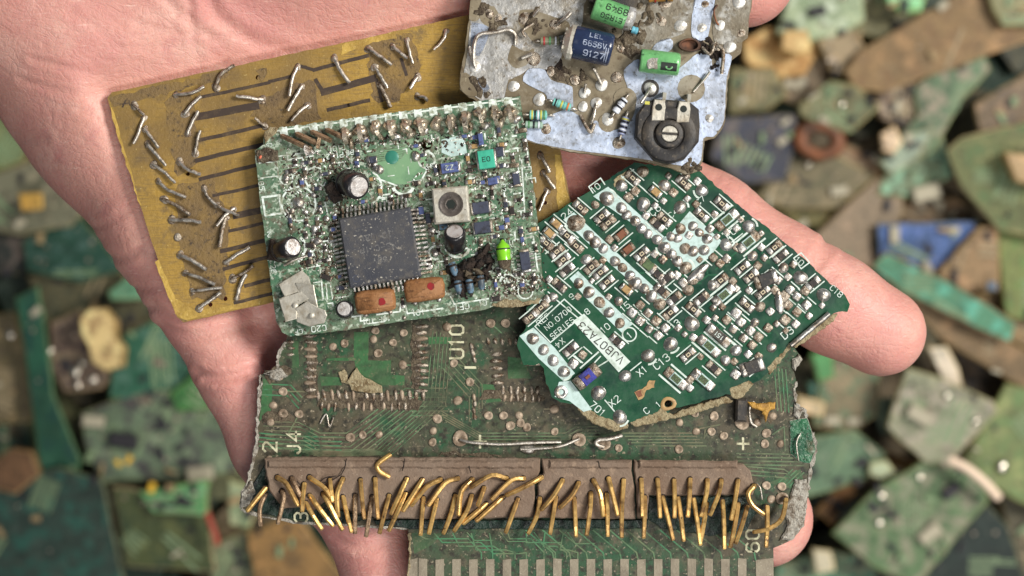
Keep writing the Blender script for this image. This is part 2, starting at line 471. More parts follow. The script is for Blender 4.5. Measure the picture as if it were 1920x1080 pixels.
M['tan_bit'] = mat('tan_bit', srgb(150, 128, 92), 0.6)
def in_poly(u, v, poly):
    c = False
    for (a, b) in zip(poly, poly[1:] + poly[:1]):
        if (a[1] > v) != (b[1] > v) and u < (b[0] - a[0]) * (v - a[1]) / (b[1] - a[1]) + a[0]: c = not c
    return c
track_mats = [mat('scrap_track_green', srgb(120, 140, 104), .5), mat('scrap_track_tan', srgb(150, 134, 104), .5)]
_sc = [0]
def scrap(label, poly, z, col, mottle=None, amount=0.5, tilt=(0, 0), th=1.6, bits=(), cat='board scrap', name='circuit_board_scrap', edge=None, nbits=0, group='broken boards in the pile'):
    """one broken board of the pile; poly in photo pixels, z in mm above the ground level of the pile"""
    _sc[0] += 1
    rnd = random.Random(_sc[0] * 13)
    cu = sum(p[0] for p in poly) / len(poly); cv = sum(p[1] for p in poly) / len(poly)
    b = Board(name, cu, cv, GZ + 0.018 + z / 1000.0, *tilt)
    b.root.name = name
    mb = MB()
    kk = PX / b.k
    t = th / 1000.0 / b.k
    mb.prism(b.T, jag(poly, 26, 1.3, _sc[0]), -t, 0, 3.0, 0, 1)
    m = scrap_mat('scrap_surface', col, mottle, amount)
    em = scrap_mat('scrap_edge', edge or (min(255, col[0] * .75 + 62), min(255, col[1] * .72 + 58), min(255, col[2] * .65 + 40)), None, .3)
    b.part('board', mb, [m, em])
    us = [p[0] for p in poly]; vs = [p[1] for p in poly]
    if name == 'circuit_board_scrap' and (max(us) - min(us)) * (max(vs) - min(vs)) > 3500:
        q = MB(); hit = False
        for grp in range(rnd.choice([1, 2, 3])):
            a = math.radians(rnd.choice([0, 25, 45, 90, 115]) + rnd.uniform(-6, 6)); ca, sa = math.cos(a), math.sin(a)
            u0, v0 = cu + rnd.uniform(-.3, .3) * (max(us) - min(us)), cv + rnd.uniform(-.3, .3) * (max(vs) - min(vs))
            L_, wd = rnd.uniform(18, 50), rnd.choice([3, 3.5, 5])
            for k in range(rnd.randint(3, 7)):
                p0 = (u0 - ca * L_ - sa * k * wd * 2.2, v0 - sa * L_ + ca * k * wd * 2.2); p1 = (u0 + ca * L_ * rnd.uniform(.5, 1) - sa * k * wd * 2.2, v0 + sa * L_ * rnd.uniform(.5, 1) + ca * k * wd * 2.2)
                if in_poly(*p0, poly) and in_poly(*p1, poly): q.strip(b.T, [p0, p1], wd, .5); hit = True
        if hit: b.part('copper_track', q, track_mats[0 if col[1] > col[0] else 1])
    for bit in bits:
        kind, u, v, r = bit[:4]
        q = MB()
        F = b.fr(u, v, bit[4] if len(bit) > 4 else rnd.uniform(0, 180))
        kname, mm = {'s': ('solder_joint', 'bits_solder'), 'd': ('chip', 'bits_dark'), 'p': ('connector', 'bits_pale'), 'y': ('capacitor', 'bits_yellow'), 'r': ('capacitor', 'bits_red'), 'g': ('chip', 'bits_green')}[kind]
        if kind == 's': q.dome(F, r, r * .8)
        else: q.box(F, -r, r, -r * .55, r * .55, 0, r * .6, r * .12)
        b.part(kname, q, M[mm])
    us = [p[0] for p in poly]; vs = [p[1] for p in poly]
    if name == 'circuit_board_scrap' and (max(us) - min(us)) * (max(vs) - min(vs)) > 5000: nbits = nbits + 7
    for i in range(nbits):
        u = cu + (rnd.uniform(min(us), max(us)) - cu) * .85; v = cv + (rnd.uniform(min(vs), max(vs)) - cv) * .85
        q = MB(); F = b.fr(u, v, rnd.choice([10, 55, 100, 145]) + rnd.uniform(-8, 8))
        kd = rnd.random()
        if not in_poly(u, v, poly): continue
        if kd < .42:
            q.dome(F, rnd.uniform(2.5, 5), 3); b.part('solder_joint', q, M['solder_dull'])
        else:
            a_, c_ = rnd.uniform(4, 13), rnd.uniform(3, 7)
            q.box(F, -a_, a_, -c_, c_, 0, rnd.uniform(3, 9), 1); b.part('chip' if kd < .72 else 'connector', q, M['bits_dark'] if kd < .72 else rnd.choice([M['bits_pale'], M['solder_dull'], track_mats[0], M['tan_bit']]))
    tag(b.root, label, cat, group)
    return b

S = scrap
# left of the hand
S('pale green scrap at the left edge below the wrist', [(-70, 170), (55, 205), (45, 300), (-40, 335)], 16, (104, 122, 84), None, .4)
S('rusty brown scrap at the left edge under the pale green one', [(-70, 296), (70, 300), (60, 372), (-60, 380)], 9, (92, 72, 52), (60, 46, 36), .6)
S('long grey green board pointing at the pinky from the left edge', [(-60, 345), (60, 300), (170, 390), (130, 425), (40, 440), (-60, 425)], 12, (112, 116, 100), None, .5, (0.03, 0.1))
S('small yellow flake left of the hand', [(34, 364), (78, 362), (80, 392), (38, 394)], 18, (196, 156, 66), None, .3, cat='scrap flake', name='scrap_flake')
S('blackened scrap under the yellow flake', [(-40, 440), (120, 382), (230, 480), (140, 520), (-20, 510)], 6, (40, 46, 46), (92, 82, 74), .7, nbits=6)
S('dark green board with faint pads beside the pinky', [(40, 452), (150, 405), (235, 505), (150, 530), (50, 510)], 10, (30, 72, 62), (66, 92, 84), .3, (0.06, -0.05), nbits=3)
S('wide dull olive board left of the pinky crease', [(50, 520), (200, 480), (300, 585), (335, 640), (110, 650), (70, 570)], 7, (80, 80, 58), (60, 62, 46), .5, nbits=5)
S('little turquoise chip of board against the pinky', [(203, 546), (250, 512), (292, 560), (208, 563)], 15, (84, 142, 116), None, .3)
S('long narrow dark green strip running down at the left', [(28, 560), (72, 535), (88, 640), (100, 740), (150, 860), (140, 960), (80, 960), (62, 780), (46, 660)], 17, (26, 88, 68), (20, 60, 52), .4, (0, 0.05), bits=[('p', 68, 584, 11, -45)], nbits=2)
S('mustard brown board at the left edge with a dark notch', [(-60, 590), (30, 585), (56, 690), (62, 790), (-60, 800)], 11, (104, 96, 68), (80, 70, 50), .5, bits=[('s', 20, 628, 9)], nbits=2)
S('sooty mauve scrap with bright solder beads beside the cream connector', [(95, 605), (150, 580), (178, 650), (215, 700), (190, 730), (120, 735), (96, 690)], 12, (112, 98, 88), (58, 44, 44), .7, bits=[('s', 142, 697, 12), ('s', 175, 711, 10), ('s', 93, 659, 9), ('s', 155, 680, 8), ('s', 146, 722, 8)])
S('cream coloured broken connector lying on dark boards', [(148, 598), (166, 580), (196, 578), (216, 602), (214, 632), (230, 650), (228, 688), (198, 696), (172, 678), (166, 650), (152, 628)], 20, (226, 204, 146), (170, 140, 96), .2, (0.05, 0), 5.0, cat='connector', name='broken_connector', group='loose parts in the pile', edge=(200, 170, 110))
S('deep green board right of the cream connector', [(212, 640), (300, 596), (372, 670), (330, 760), (205, 745)], 13, (22, 86, 66), (64, 100, 84), .3, (-0.08, 0.02), nbits=4)
S('bright green corner of board tucked beside the pinky tip', [(318, 738), (376, 688), (410, 735), (385, 770), (330, 772)], 15, (54, 122, 62), None, .3)
S('mottled grey green board crowded with parts below the pinky', [(150, 775), (250, 735), (400, 728), (450, 885), (345, 898), (190, 905), (158, 835)], 14, (98, 124, 104), (64, 60, 62), .9, (0.02, -0.06), bits=[('d', 232, 826, 26, 10), ('y', 242, 862, 8), ('y', 222, 868, 7), ('p', 376, 888, 24, -8), ('d', 300, 848, 12), ('s', 415, 782, 9), ('p', 176, 790, 20, 5)], nbits=22)
S('large dark slate board filling the bottom left corner', [(-70, 935), (110, 875), (192, 900), (236, 1110), (-70, 1130)], 18, (44, 68, 64), (40, 84, 72), .4, (0.04, 0.04))
S('rounded brown lump at the left edge above the dark slate board', [(-20, 870), (18, 842), (58, 846), (74, 892), (28, 928), (-20, 915)], 20, (120, 88, 60), None, .4, th=4, cat='lump', name='scrap_lump', group='loose parts in the pile')
S('dusky teal scrap above the brown lump', [(-50, 780), (52, 772), (64, 850), (-50, 860)], 8, (44, 84, 74), (90, 84, 64), .5, nbits=4)
S('olive board with a pale rim below the mottled board', [(210, 912), (390, 930), (404, 1075), (236, 1062)], 17, (66, 80, 40), (46, 60, 34), .4, (-0.02, 0.10), edge=(150, 140, 110))
S('bright green sheen modelled as a strip across the olive rimmed board', [(258, 922), (392, 898), (385, 968), (286, 962)], 22, (84, 154, 100), (150, 190, 150), .5, (0.1, 0.02), bits=[('y', 285, 914, 10)], nbits=6)  # bright sheen over the olive board, painted as a light green piece
S('pale mint scrap by the lower left corner of the gold pin board', [(428, 898), (470, 915), (486, 950), (466, 990), (430, 985)], 20, (146, 166, 136), None, .4)
S('orange brown board between the pinky and ring finger', [(462, 1000), (555, 968), (660, 1100), (480, 1110)], 15, (142, 110, 62), (100, 78, 48), .4)
S('grey green scrap at the bottom under the orange brown board', [(398, 1022), (470, 992), (500, 1100), (390, 1110)], 11, (96, 110, 86), None, .5, nbits=2)
S('emerald sliver beside the ring finger at the bottom', [(588, 1030), (612, 1040), (668, 1110), (610, 1110)], 13, (54, 120, 92), None, .4)
w = MB()
bw = Board('wire_offcut', 395, 985, GZ + 0.040)
w.tube(bw.T, smooth_path([(388, 962, 2), (396, 980, 6), (404, 1002, 6), (408, 1020, 1)]), 6, 8)
bw.part('insulation', w, mat('dull_red_insulation', srgb(160, 72, 54), .5))
tag(bw.root, 'short red wire beside the olive rimmed board', 'wire', 'loose parts in the pile')

# right of the hand
S('pale mint board with a grey slot behind the thumb tip', [(1455, 60), (1490, -40), (1620, -40), (1622, 40), (1580, 66), (1500, 84)], 17, (150, 176, 150), (186, 196, 172), .5, (0.04, 0), bits=[('d', 1532, 22, 16, -12)])
S('amber resin lump beside the silver board', [(1392, 76), (1440, 50), (1520, 58), (1534, 100), (1506, 140), (1440, 150), (1396, 112)], 13, (172, 130, 72), (206, 176, 118), .6, th=5, cat='lump', name='scrap_lump', group='loose parts in the pile')
S('cream brown round nub on the amber lump', [(1468, 58), (1512, 56), (1524, 90), (1496, 104), (1464, 92)], 20, (196, 166, 112), (226, 200, 140), .5, th=4, cat='lump', name='scrap_lump', group='loose parts in the pile')
S('dusty khaki board with a narrow foot below the mint board', [(1528, 66), (1592, 38), (1624, 90), (1596, 142), (1562, 134)], 16, (150, 136, 110), None, .4, (-.05, .05))
S('dull olive scrap left of the big brown board', [(1572, -10), (1640, -40), (1748, 30), (1664, 76), (1606, 62)], 13, (122, 124, 92), (92, 90, 66), .5)
S('light green rounded piece at the top edge', [(1654, -40), (1748, -40), (1726, 20), (1694, 26), (1664, 4)], 22, (118, 192, 130), (150, 214, 160), .4)
S('big dusty brown board in the upper right', [(1586, 134), (1608, 100), (1762, 8), (1850, -40), (1980, -40), (1980, 60), (1885, 92), (1660, 172), (1604, 168)], 20, (136, 112, 76), (118, 92, 62), .5, (0.02, 0.08), edge=(176, 150, 110))
S('sage board in the top right corner', [(1846, -40), (1980, -40), (1980, 46), (1882, 50), (1860, 20)], 24, (128, 132, 98), None, .4)
S('jagged green shard under the big brown board', [(1712, 168), (1762, 120), (1842, 92), (1858, 130), (1806, 186), (1748, 286), (1690, 312), (1652, 296), (1722, 216)], 15, (98, 134, 108), (150, 138, 120), .7, (0.05, -0.05), nbits=5)
S('torn brown comb of contacts beside the green shard', [(1640, 176), (1716, 140), (1736, 210), (1700, 250), (1650, 222)], 13, (92, 76, 62), (160, 142, 122), .6, nbits=8)
S('pointed khaki green board in the middle right', [(1496, 196), (1558, 150), (1604, 158), (1652, 200), (1592, 252), (1542, 238), (1502, 216)], 19, (122, 124, 92), (104, 116, 86), .4, (0.06, 0.1), bits=[('s', 1578, 196, 7), ('p', 1545, 225, 10, 25)])
S('brown grey scrap under the khaki green board', [(1466, 118), (1552, 104), (1560, 160), (1500, 200), (1462, 182)], 12, (116, 104, 84), None, .4)
S('olive board right of the silver board edge', [(1370, 128), (1452, 126), (1476, 176), (1440, 208), (1366, 212)], 14, (116, 114, 82), (96, 104, 76), .4, nbits=2)
S('navy blue board with tan flecks behind the index finger', [(1352, 222), (1496, 212), (1494, 262), (1474, 340), (1396, 345), (1330, 296)], 16, (52, 58, 82), (96, 88, 84), .7, (-.04, .06), nbits=10)
S('sandy olive board with a bright bead above the index finger', [(1462, 306), (1560, 288), (1646, 330), (1565, 392), (1478, 392), (1418, 372)], 13, (114, 108, 84), (90, 86, 62), .5, bits=[('s', 1516, 308, 8), ('p', 1572, 358, 16, -8)], nbits=5)
S('mustard green strip along the index finger', [(1408, 352), (1480, 380), (1560, 392), (1540, 425), (1490, 420)], 10, (100, 96, 48), (70, 68, 38), .5)
S('rust tinged scrap above the sandy olive board', [(1560, 262), (1640, 286), (1652, 330), (1580, 318)], 12, (120, 96, 70), None, .5)
S('sloping grey brown board above the fingertip', [(1500, 470), (1550, 420), (1640, 336), (1694, 318), (1694, 400), (1640, 505), (1600, 495)], 12, (126, 112, 94), None, .4, (-.08, -.04))
S('sea green board below the jagged shard', [(1688, 262), (1762, 236), (1794, 326), (1722, 372), (1644, 366)], 12, (104, 126, 102), (130, 170, 140), .5, bits=[('p', 1735, 362, 26, -14)], nbits=2)
S('pale blue green scrap by the white contacts', [(1650, 306), (1688, 256), (1752, 240), (1720, 300), (1672, 326)], 18, (136, 160, 150), None, .3)
S('pinkish contact strip with white fingers in the right pile', [(1652, 250), (1680, 236), (1694, 268), (1676, 290), (1655, 282)], 20, (214, 192, 170), (120, 100, 84), .6, nbits=3)
S('speckled taupe board at the right edge', [(1826, 196), (1980, 105), (1980, 244), (1838, 250)], 19, (124, 108, 88), (96, 84, 72), .8, (0, .08), nbits=12)
S('large moss green board at the right edge', [(1776, 282), (1802, 258), (1980, 214), (1980, 450), (1872, 432), (1802, 352)], 21, (104, 116, 74), (86, 106, 66), .5, (.06, .04), edge=(170, 160, 120))
S('tan block standing on the moss green board', [(1884, 286), (1940, 292), (1950, 350), (1906, 338)], 27, (176, 152, 116), None, .3, th=5, cat='block', name='scrap_block', group='loose parts in the pile')
S('royal blue board above the fingertip', [(1646, 420), (1832, 414), (1822, 452), (1792, 500), (1756, 526), (1648, 492)], 15, (56, 94, 172), (84, 106, 160), .35, (0, .05), bits=[('p', 1676, 440, 16, 90), ('p', 1786, 432, 12, 0), ('p', 1738, 502, 13, 60)], nbits=2)
S('brown shadowed scrap above the blue board', [(1690, 378), (1790, 368), (1850, 418), (1690, 422)], 9, (98, 78, 50), (50, 44, 30), .6)
S('tan board right of the blue board', [(1758, 512), (1832, 426), (1872, 418), (1874, 545), (1800, 552)], 18, (142, 118, 86), None, .4, (.04, -.03))
S('tiny blue dot shaped chip at the tan board corner', [(1850, 528), (1870, 528), (1870, 546), (1850, 546)], 23, (84, 112, 160), None, .2, cat='scrap flake', name='scrap_flake')
S('grassy green board at the right edge below the moss one', [(1868, 432), (1980, 420), (1980, 610), (1886, 596)], 16, (112, 130, 70), (90, 124, 64), .5)
S('tan scrap under the grassy board', [(1818, 560), (1890, 540), (1960, 590), (1960, 680), (1900, 640)], 11, (138, 116, 78), (96, 84, 52), .5)
S('long teal strip running diagonally by the fingertip', [(1634, 498), (1662, 472), (1782, 528), (1908, 606), (1896, 644), (1780, 592), (1690, 546)], 22, (72, 138, 112), (88, 160, 136), .4, (.02, .04), edge=(150, 130, 96))
S('long brown strip under the teal strip', [(1650, 516), (1692, 532), (1890, 640), (1980, 690), (1980, 770), (1880, 704), (1760, 634)], 17, (118, 98, 68), (94, 76, 50), .5)
S('dark brown hollow scrap right of the fingertip', [(1760, 640), (1880, 690), (1960, 760), (1880, 780), (1800, 730)], 7, (78, 62, 42), (42, 34, 26), .6)
S('white curled plastic tag below the fingertip', [(1738, 652), (1774, 648), (1798, 690), (1806, 730), (1772, 726)], 22, (226, 218, 210), (190, 180, 160), .3, (.2, .1), 1.2, cat='tag', name='plastic_tag', group='loose parts in the pile')
S('pale grey green square board below the fingertip', [(1742, 700), (1862, 752), (1872, 772), (1782, 868), (1738, 872), (1662, 802), (1700, 690)], 24, (136, 146, 126), (160, 150, 134), .6, (.03, .05), bits=[('p', 1722, 778, 24, 30), ('s', 1775, 742, 8), ('d', 1709, 720, 5), ('s', 1828, 790, 8)], nbits=2)
S('smooth olive green board with a bright hole at the right edge', [(1796, 884), (1888, 718), (1980, 742), (1980, 975), (1880, 925)], 17, (112, 132, 82), (96, 120, 72), .4, (-.02, .05), bits=[('s', 1877, 875, 15), ('d', 1864, 800, 6), ('p', 1830, 842, 6)])
S('populated green board in the lower right with grey pads', [(1560, 1000), (1640, 918), (1762, 848), (1842, 896), (1854, 940), (1720, 1100), (1636, 1064)], 22, (84, 122, 84), (132, 130, 108), .9, (.05, .0), bits=[('d', 1782, 920, 18, -40), ('s', 1652, 930, 9), ('s', 1648, 980, 9), ('p', 1742, 1000, 22, -40), ('s', 1724, 895, 8)], nbits=30)
S('shadowed dark green board in the bottom right corner, shade in its colour', [(1690, 1100), (1850, 944), (1890, 985), (1930, 1110)], 19, (28, 46, 44), None, .3, (.1, .1))  # the shade lying on this dark green board is in its colour
S('dim brown green board at the right bottom edge', [(1868, 912), (1980, 960), (1980, 1110), (1920, 1110)], 10, (72, 70, 50), None, .4, nbits=2)
S('teal grey board beside the gold pin board', [(1496, 822), (1602, 806), (1664, 850), (1640, 892), (1560, 922), (1500, 935)], 15, (84, 120, 96), (100, 116, 94), .4, (.02, .02))
S('khaki board with a notch under the index fingertip', [(1552, 640), (1652, 690), (1644, 780), (1594, 812), (1524, 800), (1536, 700)], 13, (118, 112, 88), (80, 108, 80), .5, bits=[('p', 1560, 788, 14, 0), ('p', 1600, 790, 12, 0)], nbits=3)
S('vivid green bit between finger and board edge', [(1520, 664), (1560, 655), (1566, 706), (1534, 716)], 18, (70, 146, 88), None, .3, cat='scrap flake', name='scrap_flake')
S('cream wedge beside the right edge of the gold pin board', [(1494, 740), (1546, 756), (1542, 782), (1496, 774)], 19, (190, 176, 146), None, .3, cat='scrap flake', name='scrap_flake')
S('teal dark sliver beside the cream wedge', [(1512, 714), (1552, 716), (1560, 752), (1520, 750)], 12, (54, 110, 104), None, .4)
S('rust brown scrap left of the populated green board', [(1530, 960), (1580, 900), (1612, 880), (1600, 930), (1560, 985)], 9, (128, 88, 44), (70, 46, 24), .6)
S('amber sliver under the pale square board', [(1640, 838), (1720, 868), (1712, 890), (1644, 862)], 12, (146, 104, 54), (90, 62, 34), .5)
S('pale seafoam lump above the populated green board', [(1632, 868), (1664, 862), (1678, 884), (1650, 900), (1630, 890)], 18, (168, 188, 164), None, .3, th=4, cat='lump', name='scrap_lump', group='loose parts in the pile')
S('whitish scrap beside the middle fingertip at the bottom', [(1524, 1028), (1558, 1034), (1566, 1070), (1530, 1078)], 17, (188, 186, 170), None, .4)
S('grey green corner of board at the bottom edge by the middle finger', [(1458, 1060), (1550, 1030), (1640, 1050), (1650, 1120), (1440, 1120)], 10, (98, 118, 96), (64, 120, 96), .5, nbits=4)
w = MB()
bw = Board('wire_offcut', 1830, 900, GZ + 0.046)
w.tube(bw.T, smooth_path([(1780, 862, 0), (1812, 878, 6), (1846, 906, 6), (1872, 934, 0)]), 9, 8)
bw.part('insulation', w, mat('cream_insulation', srgb(236, 210, 184), .5))
tag(bw.root, 'cream wire lying along the populated green board', 'wire', 'loose parts in the pile')
w = MB()
bw = Board('copper_coil', 1536, 268, GZ + 0.036)
F = bw.fr(1536, 268, 10)
R0, r0 = 27, 12
vs, fs = [], []
for i in range(28):
    for j in range(12):
        a, b_ = 2 * math.pi * i / 28, 2 * math.pi * j / 12
        rr = R0 + r0 * math.cos(b_)
        vs.append(F(rr * math.cos(a) * 1.3, rr * math.sin(a) + 6, r0 * math.sin(b_) - 8))
        fs.append((i * 12 + j, ((i + 1) % 28) * 12 + j, ((i + 1) % 28) * 12 + (j + 1) % 12, i * 12 + (j + 1) % 12))
w.add(vs, fs, 0, True)
bw.part('winding', w, M['copper'])
tag(bw.root, 'copper coloured ring coil under the khaki green board', 'coil', 'loose parts in the pile')

# under layer seen through the gaps
under = [(84, 90, 62), (58, 78, 60), (104, 92, 70), (48, 76, 64), (90, 78, 58), (66, 70, 54), (108, 106, 82), (44, 62, 52)]
ur = random.Random(5)
um = [scrap_mat('gap_scrap_surface', c, (c[0] * .7, c[1] * .7, c[2] * .7), .6) for c in under]
def gap_scrap(u, v, z, k=1.0):
    b = Board('circuit_board_scrap', u, v, GZ + z, ur.uniform(-.12, .12), ur.uniform(-.12, .12))
    n = ur.choice([4, 5, 5, 6]); R = ur.uniform(60, 120) * k; a0 = ur.random() * 6
    poly = [(u + R * ur.uniform(.7, 1.1) * math.cos(a0 + 2 * math.pi * i / n), v + R * ur.uniform(.6, 1.0) * math.sin(a0 + 2 * math.pi * i / n)) for i in range(n)]
    mb = MB(); t = .0016 / b.k
    mb.prism(b.T, jag(poly, 25, 2, int(u * 7 + v)), -t, 0)
    b.part('board', mb, ur.choice(um))
    tag(b.root, 'dim board scrap half buried in the dark gaps of the pile', 'board scrap', 'scraps half buried in the gaps')
for gx in range(-1, 5):
    for gy in range(0, 9):
        gap_scrap(gx * 105 + ur.uniform(-30, 30) + 20, 150 + gy * 125 + ur.uniform(-30, 30), ur.uniform(.011, .021))
for gx in range(0, 6):
    for gy in range(0, 10):
        gap_scrap(1380 + gx * 115 + ur.uniform(-30, 30), -20 + gy * 122 + ur.uniform(-30, 30), ur.uniform(.011, .021))
for i in range(46):
    v = ur.uniform(0, 1080)
    gap_scrap(ur.uniform(-20, 260) if i % 3 == 0 else ur.uniform(1400, 1930), v, ur.uniform(.016, .023), .5)
# the rest of the heap, under and around the hand: countless crumbs
db = MB()
for i in range(2600):
    x, y = ur.gauss(0, .22), ur.gauss(0, .2)
    z = GZ + ur.uniform(.0, .012)
    r = ur.uniform(.004, .018); n = ur.choice([3, 4, 5]); a0 = ur.random() * 6
    tx, ty = ur.uniform(-.4, .4), ur.uniform(-.4, .4)
    pl = [(r * ur.uniform(.6, 1.1) * math.cos(a0 + 2 * math.pi * k / n), r * ur.uniform(.6, 1.1) * math.sin(a0 + 2 * math.pi * k / n)) for k in range(n)]
    db.prism(lambda a, b, c=0: Vector((x + a, y + b, z + c + a * tx + b * ty)), pl, 0, .0014, 0, ur.randrange(8))
tag(link('scrap_crumbs', db, um), 'loose crumbs of broken circuit board covering the ground under the pile', 'scrap crumbs', kind='stuff')

# ------------------------------------------------------------------ hand
def build_hand():
    def P(u, v, z, r): return (ray(u, v, z / 1000.0) * 1000, r)
    chains = {
        'palm': [[P(-700, -620, -18, 30), P(-150, -230, -18, 28), P(140, -60, -20, 23.5)],
                 [P(140, -60, -19.5, 23.5), P(258, 178, -20, 19.6), P(334, 418, -13.2, 11.6)],
                 [P(-150, -330, -18, 28), P(380, -215, -15, 25), P(690, -160, -13.5, 23), P(1000, -80, -10, 15)],
                 [P(140, -60, -17, 22), P(420, 150, -20, 17), P(560, 480, -15.5, 12)],
                 [P(200, -150, -17, 22), P(560, 130, -21, 16), P(800, 470, -17, 13)],
                 [P(300, -150, -17, 22), P(760, 60, -18, 15), P(1060, 290, -13, 10.5)]],
        'little': [[P(320, 400, -12.5, 11), P(372, 545, -9.8, 8.0), P(452, 700, -10, 6.7), P(508, 836, -10, 6.2), P(540, 905, -11, 5.6)]],
        'ring': [[P(580, 480, -15, 11), P(630, 700, -13, 8.8), P(668, 915, -11, 8.2), P(738, 1072, -12.5, 7.9), P(805, 1190, -16, 7.2)]],
        'middle': [[P(800, 470, -17, 12), P(1000, 720, -12.5, 9), P(1250, 890, -11.5, 8.6), P(1432, 972, -12, 8.0)]],
        'index': [[P(1060, 290, -13, 9.6), P(1200, 350, -11, 8.4), P(1330, 418, -10, 7.9), P(1470, 510, -10.2, 7.55), P(1560, 570, -10.6, 7.75), P(1652, 622, -11.2, 7.25)]],
        'thumb': [[P(1000, -80, -9, 13), P(1200, -62, -8, 9.5), P(1396, -44, -8, 8.2)]],
    }
    h = 0.68
    lo = np.array([-150.0, -66.0, -50.0]); hi = np.array([78.0, 116.0, 22.0])
    n = ((hi - lo) / h).astype(int)
    ax = [lo[i] + h * np.arange(n[i], dtype=np.float32) for i in range(3)]
    X = ax[0][:, None, None].astype(np.float32); Y = ax[1][None, :, None].astype(np.float32); Z = ax[2][None, None, :].astype(np.float32)
    def cone(a, ra, b, rb):
        d = np.array(b - a, dtype=np.float32); L2 = float(d @ d) + 1e-9
        px, py, pz = X - a.x, Y - a.y, Z - a.z
        t = np.clip((px * d[0] + py * d[1] + pz * d[2]) / L2, 0, 1)
        q = (px - t * d[0]) ** 2 + (py - t * d[1]) ** 2 + (pz - t * d[2]) ** 2
        return np.sqrt(q) - (ra + (rb - ra) * t)
    def smin(a, b, k):
        hh = np.clip(0.5 + 0.5 * (b - a) / k, 0, 1)
        return b + (a - b) * hh - k * hh * (1 - hh)
    F = None
    for nm, cs in chains.items():
        G = None
        for c in cs:
            for (p, q) in zip(c[:-1], c[1:]):
                d = cone(p[0], p[1], q[0], q[1])
                G = d if G is None else smin(G, d, 7.0 if nm == 'palm' else 2.5)
        F = G if F is None else smin(F, G, 4.0)
    # surface nets
    nx, ny, nz = F.shape
    ins = F < 0
    pos = np.zeros((nx - 1, ny - 1, nz - 1, 3), np.float32); cnt = np.zeros((nx - 1, ny - 1, nz - 1), np.float32)
    corners = [(i, j, k) for i in (0, 1) for j in (0, 1) for k in (0, 1)]
    def sl(A, c): return A[c[0]:nx - 1 + c[0], c[1]:ny - 1 + c[1], c[2]:nz - 1 + c[2]]
    for a in corners:
        for d in range(3):
            if a[d] == 0:
                b = list(a); b[d] = 1
                fa, fb = sl(F, a), sl(F, b)
                m = (fa < 0) != (fb < 0)
                t = np.where(m, fa / np.where(m, fa - fb, 1), 0)
                for q in range(3):
                    pos[..., q] += np.where(m, a[q] + (t if q == d else 0), 0)
                cnt += m
    act = cnt > 0
    idx = -np.ones(act.shape, np.int64)
    idx[act] = np.arange(act.sum())
    ii = np.argwhere(act)
    V = pos[act] / cnt[act][:, None] + ii
    V = V * h + lo
    quads = []
    for d in range(3):
        o = [(1, 2), (2, 0), (0, 1)][d]
        s0 = [slice(1, -1)] * 3; s0[d] = slice(0, F.shape[d] - 1)
        s1 = [slice(1, -1)] * 3; s1[d] = slice(1, F.shape[d])
        A, B = ins[tuple(s0)], ins[tuple(s1)]
        for flip, m in ((False, A & ~B), (True, ~A & B)):
            c = np.argwhere(m)
            for ax_ in range(3):
                if ax_ != d: c[:, ax_] += 1
            def at(da, db):
                q = c.copy(); q[:, o[0]] += da; q[:, o[1]] += db
                return idx[q[:, 0], q[:, 1], q[:, 2]]
            q4 = np.stack([at(-1, -1), at(0, -1), at(0, 0), at(-1, 0)], 1)
            if flip: q4 = q4[:, ::-1]
            quads.append(q4)
    Q = np.concatenate(quads)
    # relax the stair steps a little
    for it in range(3):
        S_ = np.zeros_like(V); Cn = np.zeros(len(V))
        for a, b in ((0, 1), (1, 2), (2, 3), (3, 0)):
            np.add.at(S_, Q[:, a], V[Q[:, b]]); np.add.at(Cn, Q[:, a], 1)
            np.add.at(S_, Q[:, b], V[Q[:, a]]); np.add.at(Cn, Q[:, b], 1)
        V = V * 0.4 + 0.6 * S_ / np.maximum(Cn, 1)[:, None]
    # folds and creases of the skin, on the palm side
    folds = [
        ([(385, -20), (408, 30), (450, 62), (500, 84), (545, 98)], .45, .9),
        ([(300, -10), (345, 30), (392, 68), (420, 76)], .22, .6),
        ([(355, -10), (356, 30), (366, 90), (374, 130)], .3, .5),
        ([(20, 250), (52, 262), (84, 262)], .18, .6),
        ([(60, 110), (130, 128), (190, 140), (240, 152)], .2, .45),
        ([(180, 92), (240, 88), (300, 90), (350, 74)], .18, .4),
        ([(190, 478), (225, 486), (262, 470)], .35, .6),
        ([(285, 575), (315, 586), (345, 588)], .55, .7),
        ([(305, 612), (350, 630), (410, 622), (470, 606)], .35, .9),
        ([(372, 700), (400, 708), (440, 704), (478, 692)], .6, .6), ([(384, 716), (420, 714), (460, 702)], .3, .4),
        ([(1480, 545), (1500, 520), (1530, 490), (1548, 455)], .45, .7),
        ([(1378, 405), (1392, 378), (1404, 360)], .14, .5), ([(1492, 556), (1512, 528), (1540, 498), (1560, 466)], .25, .5), ([(1320, 372), (1332, 348), (1346, 330)], .12, .4),
        ([(150, 205), (230, 222), (300, 214), (380, 176)], .22, .5), ([(40, 150), (140, 176), (260, 182)], .16, .5), ([(460, 70), (500, 112), (520, 130)], .2, .4), ([(250, 40), (330, 62), (420, 64), (500, 88)], .18, .4), ([(130, 20), (190, 60), (260, 120), (330, 150)], .14, .5),
        ([(150, 430), (190, 424), (240, 398)], .2, .5), ([(250, 540), (290, 540), (330, 522)], .2, .4), ([(630, 1010), (670, 1026), (720, 1022)], .25, .6),
    ]
    top = V[:, 2] > -14
    kk = (H * 1000 - V[:, 2]) / (H * 1000)
    UV = np.stack([V[:, 0] * 12 / kk + 960, 540 - V[:, 1] * 12 / kk], 1)
    disp = np.zeros(len(V))
